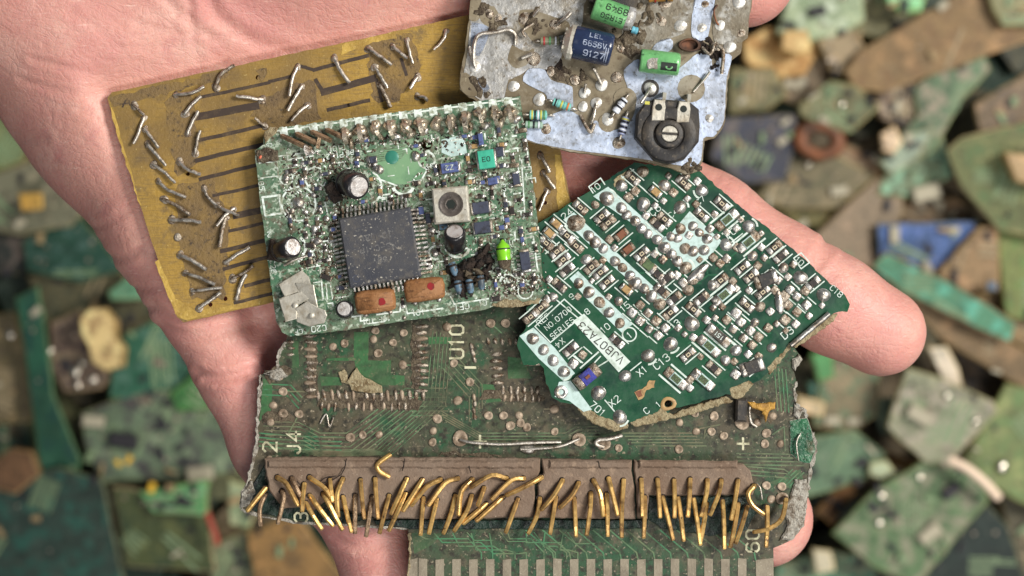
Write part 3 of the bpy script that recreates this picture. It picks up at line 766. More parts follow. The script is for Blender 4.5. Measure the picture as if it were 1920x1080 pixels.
    for pts, dep, sg in folds:
        pts = smooth_path([(float(a), float(b)) for a, b in pts], 4)
        dm = np.full(len(V), 1e9)
        for (a, b) in zip(pts[:-1], pts[1:]):
            a = np.array(a); b = np.array(b); d = b - a
            t = np.clip(((UV - a) @ d) / (d @ d + 1e-9), 0, 1)
            e = UV - a - t[:, None] * d
            dm = np.minimum(dm, np.hypot(e[:, 0], e[:, 1]))
        dm = dm / 12
        disp += np.where(top, dep * (np.exp(-(dm / sg) ** 2) - 0.35 * np.exp(-((dm - 2.2 * sg) / sg) ** 2)), 0)
    fn = np.cross(V[Q[:, 2]] - V[Q[:, 0]], V[Q[:, 3]] - V[Q[:, 1]])
    vn = np.zeros_like(V)
    for a in range(4): np.add.at(vn, Q[:, a], fn)
    vn /= np.maximum(np.linalg.norm(vn, axis=1), 1e-9)[:, None]
    V = V - vn * disp[:, None]
    # the skin gives way under the boards that rest on it
    def sdist(poly):
        p = np.array(poly, float); q = np.roll(p, -1, 0)
        best = np.full(len(V), 1e9); ins_ = np.zeros(len(V), bool)
        for a, b in zip(p, q):
            d = b - a
            t = np.clip(((UV - a) @ d) / (d @ d + 1e-9), 0, 1)
            e = UV - a - t[:, None] * d
            best = np.minimum(best, np.hypot(e[:, 0], e[:, 1]))
            c = ((a[1] > UV[:, 1]) != (b[1] > UV[:, 1])) & (UV[:, 0] < (b[0] - a[0]) * (UV[:, 1] - a[1]) / (b[1] - a[1] + 1e-12) + a[0])
            ins_ ^= c
        return np.where(ins_, -best, best) / 12
    for poly, zl in (([(200, 178), (975, 6), (1086, 440), (345, 604)], -1.75), ([(540, 572), (450, 945), (766, 994), (766, 1150), (1452, 1150), (1510, 985), (1530, 842), (1500, 668), (1440, 610)], -2.0), ([(1185, 300), (985, 590), (1060, 760), (1160, 800), (1590, 585), (1580, 545), (1312, 318)], -1.0), ([(885, -40), (862, 160), (1200, 305), (1320, 318), (1415, -40)], 1.2)):
        sd = sdist(poly)
        lim = zl + np.where(sd > 0, np.sqrt(sd * sd + 1.0) - 1.0, 0) * 0.75
        x_ = (V[:, 2] - lim) / 0.8
        over = np.where(V[:, 2] > -14, 0.8 * np.where(x_ > 8, x_, np.log1p(np.exp(np.minimum(x_, 8)))), 0)
        V[:, 2] -= over
    org = Vector((-0.030, 0.0, -0.018))
    me = bpy.data.meshes.new('hand')
    Vm = V / 1000.0 - np.array(org)
    me.vertices.add(len(Vm)); me.vertices.foreach_set('co', Vm.astype(np.float32).ravel())
    me.loops.add(len(Q) * 4); me.loops.foreach_set('vertex_index', Q.ravel().astype(np.int32))
    me.polygons.add(len(Q)); me.polygons.foreach_set('loop_start', np.arange(0, len(Q) * 4, 4, dtype=np.int32))
    me.polygons.foreach_set('loop_total', np.full(len(Q), 4, np.int32))
    me.polygons.foreach_set('use_smooth', np.ones(len(Q), bool))
    me.update(calc_edges=True); me.validate()
    me.materials.append(M['skin'])
    o = bpy.data.objects.new('hand', me)
    o.location = org
    COL.objects.link(o)
    return o
M['skin'] = mat('skin', srgb(211, 154, 140), 0.45, 0, [(38, srgb(202, 138, 130), .42, .64), (100, srgb(218, 168, 154), .5, .7), (240, srgb(200, 138, 130), .56, .72), (800, srgb(204, 146, 134), .54, .70, (1, 2.4, 1, .5)), (700, srgb(226, 182, 168), .62, .72, (.3, 3.2, 1, -.3))],
                [(260, .25, .0007), (1100, .3, .0003), (3000, .3, .00015)], spec=0.42, sss=(0.2, 0.003))
def skin_lines(m):
    """the net of fine skin lines"""
    nt = m.node_tree; N, L = nt.nodes, nt.links
    b = N['Principled BSDF']
    tc = N.new('ShaderNodeTexCoord')
    prev = b.inputs['Normal'].links[0].from_socket
    for sc, st, stretch, rot in ((330, .17, (1, 2.6, 1), .45), (1000, .14, (1.8, 1, 1), -.4)):
        nz = N.new('ShaderNodeTexNoise'); nz.inputs['Scale'].default_value = 160; nz.inputs['Detail'].default_value = 2
        mp = N.new('ShaderNodeMapping'); mp.inputs['Scale'].default_value = stretch; mp.inputs['Rotation'].default_value = (0, 0, rot)
        ad = N.new('ShaderNodeVectorMath'); ad.operation = 'MULTIPLY_ADD'
        L.new(tc.outputs['Object'], nz.inputs['Vector'])
        L.new(nz.outputs['Color'], ad.inputs[0]); ad.inputs[1].default_value = (.008, .008, .008)
        L.new(tc.outputs['Object'], ad.inputs[2]); L.new(ad.outputs[0], mp.inputs['Vector'])
        vo = N.new('ShaderNodeTexVoronoi'); vo.feature = 'DISTANCE_TO_EDGE'; vo.inputs['Scale'].default_value = sc
        L.new(mp.outputs['Vector'], vo.inputs['Vector'])
        mr = N.new('ShaderNodeMapRange'); mr.inputs['From Max'].default_value = .14
        L.new(vo.outputs['Distance'], mr.inputs['Value'])
        bn = N.new('ShaderNodeBump'); bn.inputs['Strength'].default_value = st; bn.inputs['Distance'].default_value = .00022
        L.new(mr.outputs['Result'], bn.inputs['Height']); L.new(prev, bn.inputs['Normal']); prev = bn.outputs['Normal']
    L.new(prev, b.inputs['Normal'])
skin_lines(M['skin'])
hand = build_hand()
tag(hand, 'open bare left hand, palm up, holding five broken circuit boards', 'hand')
# ------------------------------------------------------------------ board with the gold pins
M['pcb_olive'] = mat('dusty_green_board', srgb(42, 74, 48), 0.45, 0, [(55, srgb(76, 69, 53), .41, .60), (170, srgb(32, 74, 46), .55, .66), (420, srgb(88, 80, 62), .52, .68), (900, srgb(42, 40, 30), .48, .64), (2000, srgb(150, 138, 116), .60, .70)], [(1500, .4, .0002)], rough_noise=(300, .38, .65))
M['trace_olive'] = mat('board_trace', srgb(90, 118, 84), 0.5, 0, [(90, srgb(112, 104, 80), .4, .62), (500, srgb(62, 74, 52), .44, .62)], spec=.4)
M['trace_bright'] = mat('board_trace_clean', srgb(66, 118, 82), 0.45, 0, [(200, srgb(104, 110, 80), .42, .64), (900, srgb(56, 76, 52), .5, .66)])
M['mask_green'] = mat('bare_green_mask', srgb(54, 98, 58), 0.45, 0, [(120, srgb(66, 82, 56), .44, .62), (600, srgb(46, 74, 46), .5, .68), (1600, srgb(104, 104, 78), .58, .72)], [(1200, .4, .0002)])
M['pad_dull'] = mat('dull_pad', srgb(160, 142, 122), 0.5, 0.25, [(500, srgb(116, 98, 80), .44, .62), (2600, srgb(206, 190, 172), .6, .72)], [(2000, .5, .0002)])
M['pad_edge'] = mat('edge_contact', srgb(142, 132, 114), 0.55, 0.2, [(350, srgb(122, 112, 96), .45, .65), (2200, srgb(190, 182, 166), .62, .74)], [(2000, .4, .0002)])
M['housing'] = mat('dusty_brown_plastic', srgb(124, 106, 91), 0.8, 0, [(110, srgb(112, 92, 76), .42, .62), (700, srgb(150, 128, 108), .56, .72), (3200, srgb(188, 172, 152), .66, .76)], [(1200, .55, .0004), (3500, .4, .0002)])
M['void'] = mat('deep_green_socket', srgb(20, 44, 34), 0.45, 0, [(500, srgb(14, 22, 20), .45, .6), (1800, srgb(70, 110, 90), .66, .74)], [(900, .8, .0006)])

A = Board('circuit_board', 1000, 820, 0.0)
tag(A.root, 'large dusty green board with rows of bent gold pins, lowest in the hand', 'circuit board')
outA = [(545, 572), (536, 640), (522, 660), (520, 690), (490, 702), (486, 730), (482, 765), (482, 800), (478, 850), (468, 890), (450, 930), (450, 955), (480, 966), (560, 980), (700, 986), (766, 994), (768, 1030), (764, 1150), (1452, 1150), (1450, 1028), (1486, 1012), (1508, 985), (1514, 930), (1518, 880), (1530, 842), (1524, 812), (1510, 790), (1508, 770), (1488, 758), (1492, 715), (1486, 690), (1502, 668), (1488, 650), (1440, 610), (1240, 585), (1000, 566)]
mb = MB()
mb.prism(A.T, jag(outA, 7, 1.9, 3, keep=(16, 17, 18, 19, 33, 34, 35)), -19, 0, 0, 0, 1)
A.part('board', mb, [M['pcb_olive'], M['crust']])

# copper tracks under the mask
tr = MB(); tb = MB()
def bundle(mbx, B, pts, n, dx, dy, w=2.2, h=.5):
    for i in range(n):
        mbx.strip(B.T, [(p[0] + dx * i, p[1] + dy * i) for p in pts], w, h + .04 * i)
bundle(tr, A, [(492, 790), (560, 792), (600, 812), (650, 812), (760, 728), (830, 728)], 7, 2, 8.5)
bundle(tr, A, [(560, 846), (700, 842), (800, 752), (812, 620)], 6, 7, 2, 1.8)
bundle(tr, A, [(826, 770), (900, 812), (1060, 812), (1080, 800), (1120, 800)], 4, 3, 6)
bundle(tr, A, [(830, 690), (880, 745), (880, 790)], 5, 6, -6, 1.8)
bundle(tr, A, [(1166, 812), (1300, 812)], 5, 6, 6, 2.2)
bundle(tb, A, [(1452, 690), (1458, 770)], 4, 7, 1, 2.4)
bundle(tr, A, [(1380, 850), (1500, 852)], 4, 2, 7, 2.6)
bundle(tb, A, [(1460, 905), (1486, 880)], 4, 7, 2, 2.4)
bundle(tb, A, [(496, 720), (545, 722), (566, 745)], 3, -3, 10, 2.6)
bundle(tb, A, [(486, 812), (555, 818), (640, 820)], 4, 0, 8, 2.4)
bundle(tr, A, [(1340, 870), (1470, 880), (1500, 900)], 3, 4, 8, 2.4)
for (p) in ([(948, 606), (968, 624)], [(920, 606), (940, 624)], [(561, 776), (548, 800), (540, 815)], [(757, 684), (790, 686)], [(1039, 767), (1020, 767)], [(1300, 806), (1330, 800), (1350, 796)], [(1326, 812), (1320, 822), (1322, 806)], [(1448, 815), (1470, 800), (1472, 845)], [(851, 681), (880, 690)], [(531, 734), (580, 734)]):
    tr.strip(A.T, p, 2.6, .7)
# edge connector tracks
for i in range(9):
    x = 784 + i * 31.5
    a = 1004 + (i % 5) * 7
    tb.strip(A.T, [(x - 4 + i * 3, 1000), (x + 14, a + 6), (x + 30 + (8 - i) * 8, a + 6), (x + 42 + (8 - i) * 8 + (1040 - a) * .35, 1036), (x + 42 + (8 - i) * 8 + (1040 - a) * .35, 1048)], 2.6, .6 + i * .03)
    if i % 2: tb.strip(A.T, [(x + 60, 998), (x + 74, 1012 + i), (x + 110, 1012 + i)], 2.2, 1.0 + i * .02)
for i in range(13):
    x = 1042 + i * 31.5
    tb.strip(A.T, [(x - 56, 994), (x - 6, 1036), (x - 3, 1050)], 2.8, .6)
A.part('copper_track', tr, M['trace_olive']); A.part('copper_track', tb, M['trace_bright'])
# patches of bare green mask
for poly in ([(664, 622), (692, 622), (690, 676), (734, 676), (733, 702), (758, 704), (758, 722), (700, 722), (668, 704), (664, 676), (612, 676), (612, 672), (664, 670)],
             [(600, 706), (640, 708), (640, 722), (602, 724)], [(952, 668), (982, 672), (990, 690), (996, 710), (953, 710)], [(804, 632), (846, 632), (846, 645), (804, 645)],
             [(900, 720), (925, 722), (940, 752), (912, 756)], [(1440, 905), (1500, 880), (1506, 900), (1500, 920), (1460, 910)],
             [(772, 1000), (830, 1000), (810, 1022), (776, 1038)], [(494, 712), (512, 708), (508, 770), (486, 790)],
             [(550, 640), (560, 640), (560, 690), (548, 690)]):
    q = MB(); q.flat(A.T, jag(poly, 14, .8, len(poly)), .3); A.part('mask_patch', q, M['mask_green'])
q = MB()
q.prism(A.T, jag([(1480, 790), (1512, 782), (1524, 812), (1529, 845), (1518, 870), (1498, 866), (1480, 850)], 9, 1.5, 4), 0, 2.2, 1, 0, 1)
A.part('cracked_mask', q, [mat('cracked_green', srgb(50, 104, 72), .4, 0, [(300, srgb(34, 80, 56), .42, .58), (700, srgb(150, 168, 150), .58, .68), (260, srgb(92, 88, 68), .52, .64), (1500, srgb(60, 54, 42), .56, .68)], [(500, 1, .001)]), M['crust']])
# lifted torn bit of laminate
q = MB()
q.prism(A.T, jag([(650, 716), (668, 690), (684, 708), (716, 722), (718, 736), (690, 738), (660, 730)], 8, 1.5, 9), 1, 6, 1)
A.part('torn_laminate', q, M['fibre'])
q = MB()
q.prism(A.T, jag([(634, 698), (646, 692), (652, 704), (654, 722), (640, 716)], 6, 1, 9), .6, 3.5, 1)
A.part('torn_laminate', q, M['fibre'])

def pad(B, u, v, r, name='solder_joint', m='pad_dull', ring=True, hgt=2.2, hole=.42, jit=.05):
    q = MB(); F = B.fr(u, v)
    if ring: q.lathe(F, [(r, .5), (r * .96, hgt), (r * .72, hgt + .5), (r * hole, hgt - .4), (r * hole * .6, .8)], 14, 0, True, True, jit)
    else: q.dome(F, r, hgt * 1.6, 14, 4, 0, jit)
    return B.part(name, q, M[m])

viasA = [(624, 650), (646, 644), (704, 620), (700, 636), (709, 662), (737, 642), (755, 684), (757, 624), (531, 734), (512, 760), (531, 775), (561, 776), (507, 791), (657, 820), (680, 815), (710, 815),
         (920, 606), (948, 606), (838, 613), (851, 681), (881, 716), (858, 751), (916, 779), (944, 779), (973, 779), (957, 798), (988, 801), (1039, 767), (1040, 809), (820, 785), (812, 808), (811, 829), (976, 793),
         (1274, 792), (1303, 775), (1339, 780), (1305, 809), (1334, 809), (1357, 817), (1420, 792), (1437, 812), (1434, 832), (1463, 832), (1160, 840), (1273, 842), (1449, 780), (1437, 910), (1466, 912), (1446, 936), (524, 705), (505, 862)]
for i, (u, v) in enumerate(viasA):
    pad(A, u, v, random.uniform(7.2, 9), ring=(i % 3 != 0))
for (u, v, r) in ((863, 822, 15), (1086, 824, 13), (1132, 832, 13), (1391, 792, 14), (1466, 934, 12)):
    pad(A, u, v, r, hgt=3.5)
# rows of small solder tails of the removed chips
nt = 0
def tails(B, u0, v0, du, dv, n, w, l, ang, skip=()):
    global nt
    for i in range(n):
        if i in skip: continue
        u, v = u0 + du * i + random.uniform(-1.5, 1.5), v0 + dv * i + random.uniform(-1, 1)
        q = MB(); F = B.fr(u, v, ang + random.uniform(-7, 7))
        q.dome(F, w, random.uniform(2.5, 4.5), 10, 3, 0, .1, sx=l / w, sy=1)
        B.part('solder_tail', q, M['solder_dull'] if random.random() < .8 else M['pad_dull'])
        nt += 1
tails(A, 582, 630, 0, 12.6, 10, 4.2, 13, 0)
tails(A, 545, 628, 0, 12.6, 4, 3.2, 8, 0)
tails(A, 596, 741, 13.2, 0, 16, 4.2, 11, 82, (6,))
tails(A, 602, 762, 13.2, 0, 13, 3.6, 9, 96, (3, 8))
tails(A, 790, 612, 0, 12.0, 11, 4.2, 13, 0)
tails(A, 931, 664, 0, 13.3, 5, 4.6, 12, 0)
tails(A, 944, 732, 13, 0, 6, 4.2, 9, 86)
tails(A, 946, 746, 13, 0, 6, 3.6, 8, 92)
tails(A, 916, 640, 13, 0, 5, 3.8, 7, 80)
tails(A, 884, 650, 3, 12, 3, 4, 8, 70)
tails(A, 888, 745, 1, 12, 4, 4, 7, 80)
# dirt ridges
for (u, v, a, l, w_) in ((690, 752, 2, 95, 14), (780, 668, 90, 60, 9), (586, 690, 90, 55, 9), (960, 742, 3, 60, 9), (520, 700, -20, 24, 12), (1430, 775, 30, 24, 9), (520, 782, 0, 30, 9), (880, 852, 2, 60, 4)):
    q = MB(); F = A.fr(u, v, a)
    q.prism(F, jag([(-l, -w_), (l, -w_), (l * 1.05, w_ * .2), (l * .8, w_), (-l * .9, w_)], 9, 3.0, int(u)), .2, 1.1, .3)
    A.part('dirt_crust', q, M['dirt'])
# white print
for tx, u, v, a, sz, hh in (('U10', 856, 641, -90, 36, .9), ('2', 506, 838, -90, 36, .9), ('J4', 551, 830, -90, 34, .9), ('3', 565, 969, -90, 34, 6), ('60', 1411, 1014, -90, 34, .9), ('+', 1393, 832, 0, 38, .9), ('+', 900, 828, 0, 40, .9), ('-', 882, 689, 0, 44, .9)):
    q = MB(); q.text(A.fr(u, v, a, hh), tx, sz, 0); A.part('white_print', q, M['silk_yellow'])
# edge contacts at the bottom
for i in range(20):
    x = 793 + i * 31.5
    q = MB(); q.prism(A.T, [(x - 8, 1048 + random.uniform(-2, 2)), (x + 8, 1048), (x + 8, 1150), (x - 8, 1150)], 0, 1.0)
    A.part('edge_contact', q, M['pad_edge'])
q = MB(); q.prism(A.T, [(1417, 1050), (1450, 1046), (1451, 1149), (1418, 1149)], 0, 1.0); A.part('edge_contact', q, M['pad_edge'])
q = MB(); q.prism(A.T, [(766, 1050), (783, 1046), (783, 1149), (766, 1149)], 0, 1.0); A.part('edge_contact', q, M['pad_edge'])

# the long brown connector, cracked in three
conn = [[(497, 858), (520, 856), (690, 856), (1012, 858), (1012, 880), (1003, 905), (1001, 968), (840, 971), (706, 970), (700, 966), (640, 950), (612, 938), (588, 958), (560, 948), (534, 952), (520, 936), (508, 918), (502, 890)],
        [(1016, 859), (1183, 862), (1182, 880), (1187, 902), (1190, 971), (1006, 969), (1008, 908), (1018, 886)],
        [(1187, 862), (1392, 868), (1404, 880), (1414, 912), (1408, 926), (1352, 926), (1216, 927), (1212, 970), (1194, 971), (1191, 902), (1187, 880)]]
for i, poly in enumerate(conn):
    q = MB()
    q.prism(A.T, jag(poly, 8, 1.0, 20 + i), .4, 20, 2.5)
    A.part('connector_body', q, M['housing'])
for i, (a, b_) in enumerate((((505, 1000)), (1030, 1180), (1196, 1380))):
    q = MB()
    q.prism(A.T, jag([(a, 861), (b_, 862), (b_, 876), (a, 875)], 9, 1.2, 40 + i), 19.5, 25, 3)
    A.part('connector_rim', q, M['housing'])
q = MB()
q.prism(A.T, jag([(1216, 931), (1404, 930), (1420, 960), (1400, 992), (1330, 1004), (1240, 990), (1216, 974)], 10, 2, 31), .3, 3, .8)
A.part('socket_floor', q, M['void'])
q = MB()
q.prism(A.T, jag([(476, 905), (502, 860), (496, 900), (520, 942), (640, 958), (700, 972), (640, 982), (560, 974), (480, 960), (462, 945)], 9, 2, 33), .3, 3, .8)
A.part('socket_floor', q, M['void'])
q = MB()
q.prism(A.T, jag([(700, 974), (1214, 975), (1214, 990), (780, 992), (706, 984)], 10, 1.4, 35), .3, 5, 1)
A.part('socket_floor', q, M['void'])
for (poly, s) in (([(1470, 960), (1490, 900), (1512, 896), (1514, 930), (1506, 985), (1488, 1010), (1462, 1014), (1476, 985)], 3), ([(1484, 672), (1498, 664), (1503, 676), (1492, 694), (1484, 690)], 5), ([(452, 926), (474, 900), (478, 926), (466, 950), (450, 952)], 7), ([(1490, 756), (1504, 770), (1498, 786), (1488, 778)], 8), ([(494, 700), (525, 690), (540, 704), (520, 716)], 9)):
    q = MB(); q.prism(A.T, jag(poly, 5, 2.0, s), -4, 6, 3)
    A.part('broken_edge', q, M['crust'])

for pts in ([(652, 858), (648, 876), (636, 892), (610, 902)], [(760, 858), (756, 880)], [(600, 905), (612, 893), (632, 890)], [(1120, 862), (1124, 876)], [(560, 900), (575, 925), (566, 944)], [(880, 872), (884, 884)]):
    q = MB(); q.strip(A.T, [(a + random.uniform(-1, 1), b_) for a, b_ in smooth_path(pts, 3)], 2.0, 25.4); A.part('crack', q, M['dark_dirt'])
# frayed rims
def fray(Bd, path, w, m, seed, z=1.6):
    rr = random.Random(seed)
    pts = [(a + rr.uniform(-.8, .8), b_ + rr.uniform(-.8, .8)) for a, b_ in smooth_path(path, 8)]
    left, right = [], []
    for k, p in enumerate(pts):
        d = Vector((pts[min(k + 1, len(pts) - 1)][0] - pts[max(k - 1, 0)][0], pts[min(k + 1, len(pts) - 1)][1] - pts[max(k - 1, 0)][1])).normalized()
        a, c = rr.uniform(.1, .6) * w, rr.uniform(.15, 1.0) * w
        left.append((p[0] - d.y * a, p[1] + d.x * a)); right.append((p[0] + d.y * c, p[1] - d.x * c))
    q = MB(); q.prism(Bd.T, left + right[::-1], -8, z, .8); Bd.part('frayed_edge', q, m)
fray(A, [(536, 640), (522, 664), (520, 690)], 6, M['crust'], 1)
fray(A, [(490, 704), (484, 740), (482, 800), (477, 850), (467, 892), (452, 930)], 7, M['crust'], 2)
fray(A, [(452, 955), (480, 966), (560, 980), (640, 984), (764, 992)], 5, M['crust'], 3)
fray(A, [(1524, 812), (1529, 842), (1518, 882), (1514, 930)], 6, M['crust'], 4)
fray(A, [(1492, 715), (1490, 756), (1508, 772), (1510, 792)], 6, M['crust'], 5)
fray(A, [(767, 998), (768, 1030), (765, 1090)], 5, M['fibre'], 6)
# gold pins (photo pixels of root, bends and tip)
G = [[(500, 914), (469, 953)], [(499, 927), (491, 950), (492, 981)], [(532, 919), (536, 932), (525, 976)], [(523, 893), (541, 904), (562, 943)], [(550, 895), (558, 908), (566, 925)], [(573, 906), (570, 953)],
     [(583, 893), (611, 911), (626, 932)], [(575, 940), (605, 987)], [(583, 927), (626, 981)], [(609, 924), (622, 945), (644, 988)], [(645, 896), (635, 924), (637, 963)], [(621, 898), (627, 935)], [(645, 930), (661, 992)],
     [(668, 927), (668, 994)], [(678, 898), (685, 966)], [(700, 930), (689, 1000)], [(705, 896), (711, 966)], [(731, 927), (714, 994)], [(764, 896), (736, 958)], [(762, 924), (732, 989)], [(793, 898), (758, 953)],
     [(827, 897), (802, 909), (774, 943)], [(795, 932), (790, 997)], [(859, 895), (836, 902), (805, 943)], [(820, 934), (806, 995)], [(855, 927), (846, 962), (833, 995)], [(886, 897), (866, 918), (861, 960)],
     [(885, 927), (876, 955), (853, 991)], [(950, 895), (922, 888), (885, 910)], [(908, 913), (897, 943)], [(912, 943), (870, 977)], [(943, 930), (895, 972)], [(982, 895), (959, 897), (923, 932)], [(1015, 893), (980, 911), (950, 925)],
     [(971, 934), (949, 993)], [(1012, 932), (1007, 962), (991, 995)], [(1054, 899), (1038, 925), (1016, 951)], [(1042, 930), (1031, 995)], [(1084, 904), (1072, 925), (1050, 948)], [(1076, 932), (1079, 1000)],
     [(1107, 923), (1105, 953), (1099, 997)], [(1112, 899), (1124, 923), (1129, 962)], [(1137, 925), (1138, 999)], [(1140, 895), (1156, 960)], [(1168, 899), (1164, 955), (1164, 1001)], [(1201, 897), (1202, 962)],
     [(1208, 930), (1205, 1002)], [(1231, 897), (1235, 964)], [(1241, 930), (1259, 1006)], [(1262, 899), (1262, 964)], [(1270, 932), (1279, 1008)], [(1292, 897), (1287, 963)], [(1299, 934), (1310, 1015)], [(1323, 943), (1311, 1011)],
     [(1324, 899), (1321, 923), (1312, 962)], [(1350, 899), (1344, 923), (1329, 960)], [(1353, 937), (1355, 1022)], [(1381, 899), (1368, 968)], [(1382, 943), (1367, 1020)], [(1399, 948), (1377, 1013)],
     [(1411, 909), (1399, 923), (1406, 943), (1427, 960)], [(1436, 948), (1433, 1019)], [(1471, 934), (1462, 969), (1439, 987), (1411, 994)]]
for i, p in enumerate(G):
    h0, h1 = (24, 34) if p[0][1] < 925 else (20, 30)
    n = len(p)
    L_ = max(1.0, math.hypot(p[-1][0] - p[0][0], p[-1][1] - p[0][1]))
    path = [(p[0][0], p[0][1], 4), (p[0][0], p[0][1], h0 - 2)]
    sp = smooth_path([(a, b_) for a, b_ in p], 4)
    for k, (a, b_) in enumerate(sp):
        if k == 0: continue
        t = k / (len(sp) - 1)
        path.append((a, b_, h0 + (h1 - h0) * math.sin(t * math.pi * .75) + random.uniform(-.3, .3)))
    path.append((sp[-1][0] + (sp[-1][0] - sp[-2][0]) * .12, sp[-1][1] + (sp[-1][1] - sp[-2][1]) * .12, path[-1][2] - 1))
    q = MB(); q.tube(A.T, path, random.uniform(4.6, 5.2), flat=True, r1=4.4)
    hq = MB(); hq.prism(A.T, circ(p[0][0] - 1, p[0][1], 6.2, 10, .12), 19, 20.25); A.part('pin_hole', hq, M['dark_dirt'])
    A.part('gold_pin', q, M['brown_pin'] if i in (1, 2, 4, 13, 15) else M['gold_pin'])
q = MB(); q.tube(A.T, smooth_path([(735, 849, 27), (711, 867, 30), (713, 880, 30), (732, 892, 26)], 5), 4.6, 8)
A.part('gold_pin', q, M['gold_pin'], label='curled loose gold pin')
# jumper wires
for pts, r in (([(863, 824, 4), (885, 829, 9), (940, 832, 10), (1000, 829, 10), (1052, 828, 8)], 3.2), ([(976, 842, 6), (1010, 840, 9), (1050, 836, 10), (1086, 822, 6)], 3.0), ([(1132, 838, 8), (1117, 832, 10), (1122, 824, 11), (1142, 822, 11), (1166, 816, 9)], 4.2), ([(1418, 800, 3), (1407, 790, 8), (1404, 765, 12), (1412, 752, 10)], 2.6), ([(1428, 935, 8), (1424, 915, 14), (1418, 905, 10)], 1.6), ([(600, 794, 2), (612, 776, 4), (618, 800, 5), (626, 782, 4)], 1.8), ([(1500, 812, 6), (1492, 830, 9), (1496, 862, 7)], 1.6)):
    q = MB(); q.tube(A.T, smooth_path(pts, 6), r, 8); A.part('jumper_wire', q, M['lead_wire'])
q = MB(); q.dome(A.fr(990, 842, 10), 9, 8, sx=1.9); A.part('solder_joint', q, M['solder'])
q = MB(); q.box(A.fr(1388, 768, 92), -22, 22, -11, 11, 0, 22, 4); A.part('broken_capacitor', q, M['black_plastic'])
q = MB(); q.prism(A.T, jag([(1400, 752), (1424, 756), (1452, 752), (1450, 766), (1438, 772), (1434, 790), (1426, 770), (1408, 764)], 5, 1.5, 3), 10, 17, 2)
A.part('torn_laminate', q, mat('amber_laminate', srgb(184, 140, 62), .6, 0, [(600, srgb(120, 84, 40), .45, .65)], [(900, .8, .0008)]))

# ------------------------------------------------------------------ amber board with bent wires
M['amber_board'] = mat('amber_board', srgb(158, 126, 58), 0.42, 0, [(38, srgb(122, 98, 58), .42, .62), (90, srgb(178, 144, 62), .56, .74), (130, srgb(108, 88, 58), .56, .70), (900, srgb(128, 104, 58), .46, .68, (.5, 5, 1, .23)), (300, srgb(106, 88, 60), .58, .72), (2600, srgb(196, 174, 118), .64, .76)], [(1700, .45, .00025)], rough_noise=(200, .38, .6))
M['amber_edge'] = mat('amber_edge', srgb(196, 164, 92), 0.7, 0, [(700, srgb(150, 118, 60), .45, .65)], [(1500, .8, .0005)])
M['amber_stain'] = mat('brown_grime', srgb(106, 86, 58), 0.65, 0, [(120, srgb(132, 106, 58), .44, .62), (300, srgb(116, 94, 60), .45, .65), (1500, srgb(66, 54, 42), .55, .7)], [(2000, .7, .0003)])
M['dark_track'] = mat('dark_track', srgb(62, 50, 42), 0.55, 0, [(700, srgb(92, 76, 56), .5, .7), (2600, srgb(120, 104, 80), .66, .76)])
M['bright_amber'] = mat('scraped_amber', srgb(186, 154, 74), 0.5, 0, [(260, srgb(152, 122, 58), .42, .60), (2200, srgb(232, 208, 140), .62, .74)], [(1500, .6, .0003)])
B_ = Board('circuit_board', 620, 300, 0.0003, 0.0, 0.0)
tag(B_.root, 'amber brown board with many bent wire ends lying on the palm', 'circuit board')
outB = [(201, 183), (210, 173), (420, 128), (640, 81), (870, 30), (975, 6), (1010, 130), (1052, 290), (1068, 372), (1086, 440), (820, 500), (510, 567), (345, 604), (332, 594), (290, 470), (240, 315), (213, 225)]
holesB = [(483, 145, 4.5), (352, 326, 4), (355, 437, 4.5), (383, 428, 4.5), (363, 470, 4.5), (393, 462, 4.5), (413, 528, 5), (384, 536, 5), (422, 560, 4.5), (394, 571, 4.5), (1022, 380, 4)]
mb = MB()
mb.holed(B_.T, jag(outB, 12, .8, 6), [circ(u, v, r, 10, .06) for u, v, r in holesB], -19, 0, 0, 1)
B_.part('board', mb, [M['amber_board'], M['amber_edge']])
tr = MB()
for (x0, y0, x1, y1, w) in ((380, 182, 505, 155, 6), (505, 153, 548, 143, 6), (370, 219, 482, 198, 14), (375, 263, 495, 235, 7), (368, 301, 505, 268, 8), (375, 336, 510, 302, 7), (400, 367, 515, 341, 6), (440, 405, 520, 387, 12), (430, 433, 520, 413, 6), (415, 471, 520, 445, 8), (420, 504, 520, 477, 7), (460, 536, 530, 518, 7), (440, 568, 530, 546, 6), (588, 131, 690, 104, 7), (605, 173, 702, 147, 13), (615, 206, 692, 188, 7), (565, 124, 588, 131, 6), (592, 150, 606, 172, 7), (706, 150, 716, 190, 6), (752, 110, 762, 140, 6), (236, 188, 230, 200, 3)):
    n = 6
    pts = [(x0 + (x1 - x0) * i / n, y0 + (y1 - y0) * i / n + random.uniform(-.5, .5)) for i in range(n + 1)]
    tr.strip(B_.T, pts, w, .5)
B_.part('copper_track', tr, M['dark_track'])
for poly in ([(330, 330), (352, 320), (372, 300), (362, 180), (330, 170), (310, 190), (318, 260)], [(490, 185), (545, 160), (590, 150), (600, 220), (510, 250), (470, 215)], [(690, 80), (770, 60), (790, 130), (740, 195), (700, 190), (690, 130)], [(205, 182), (420, 133), (440, 140), (330, 172), (216, 200)], [(330, 345), (400, 335), (430, 420), (420, 560), (360, 560), (330, 430)], [(480, 130), (500, 125), (496, 150), (486, 160)]):
    q = MB(); q.flat(B_.T, jag(poly, 10, 4, int(poly[0][0])), .25); B_.part('grime_patch', q, M['amber_stain'])
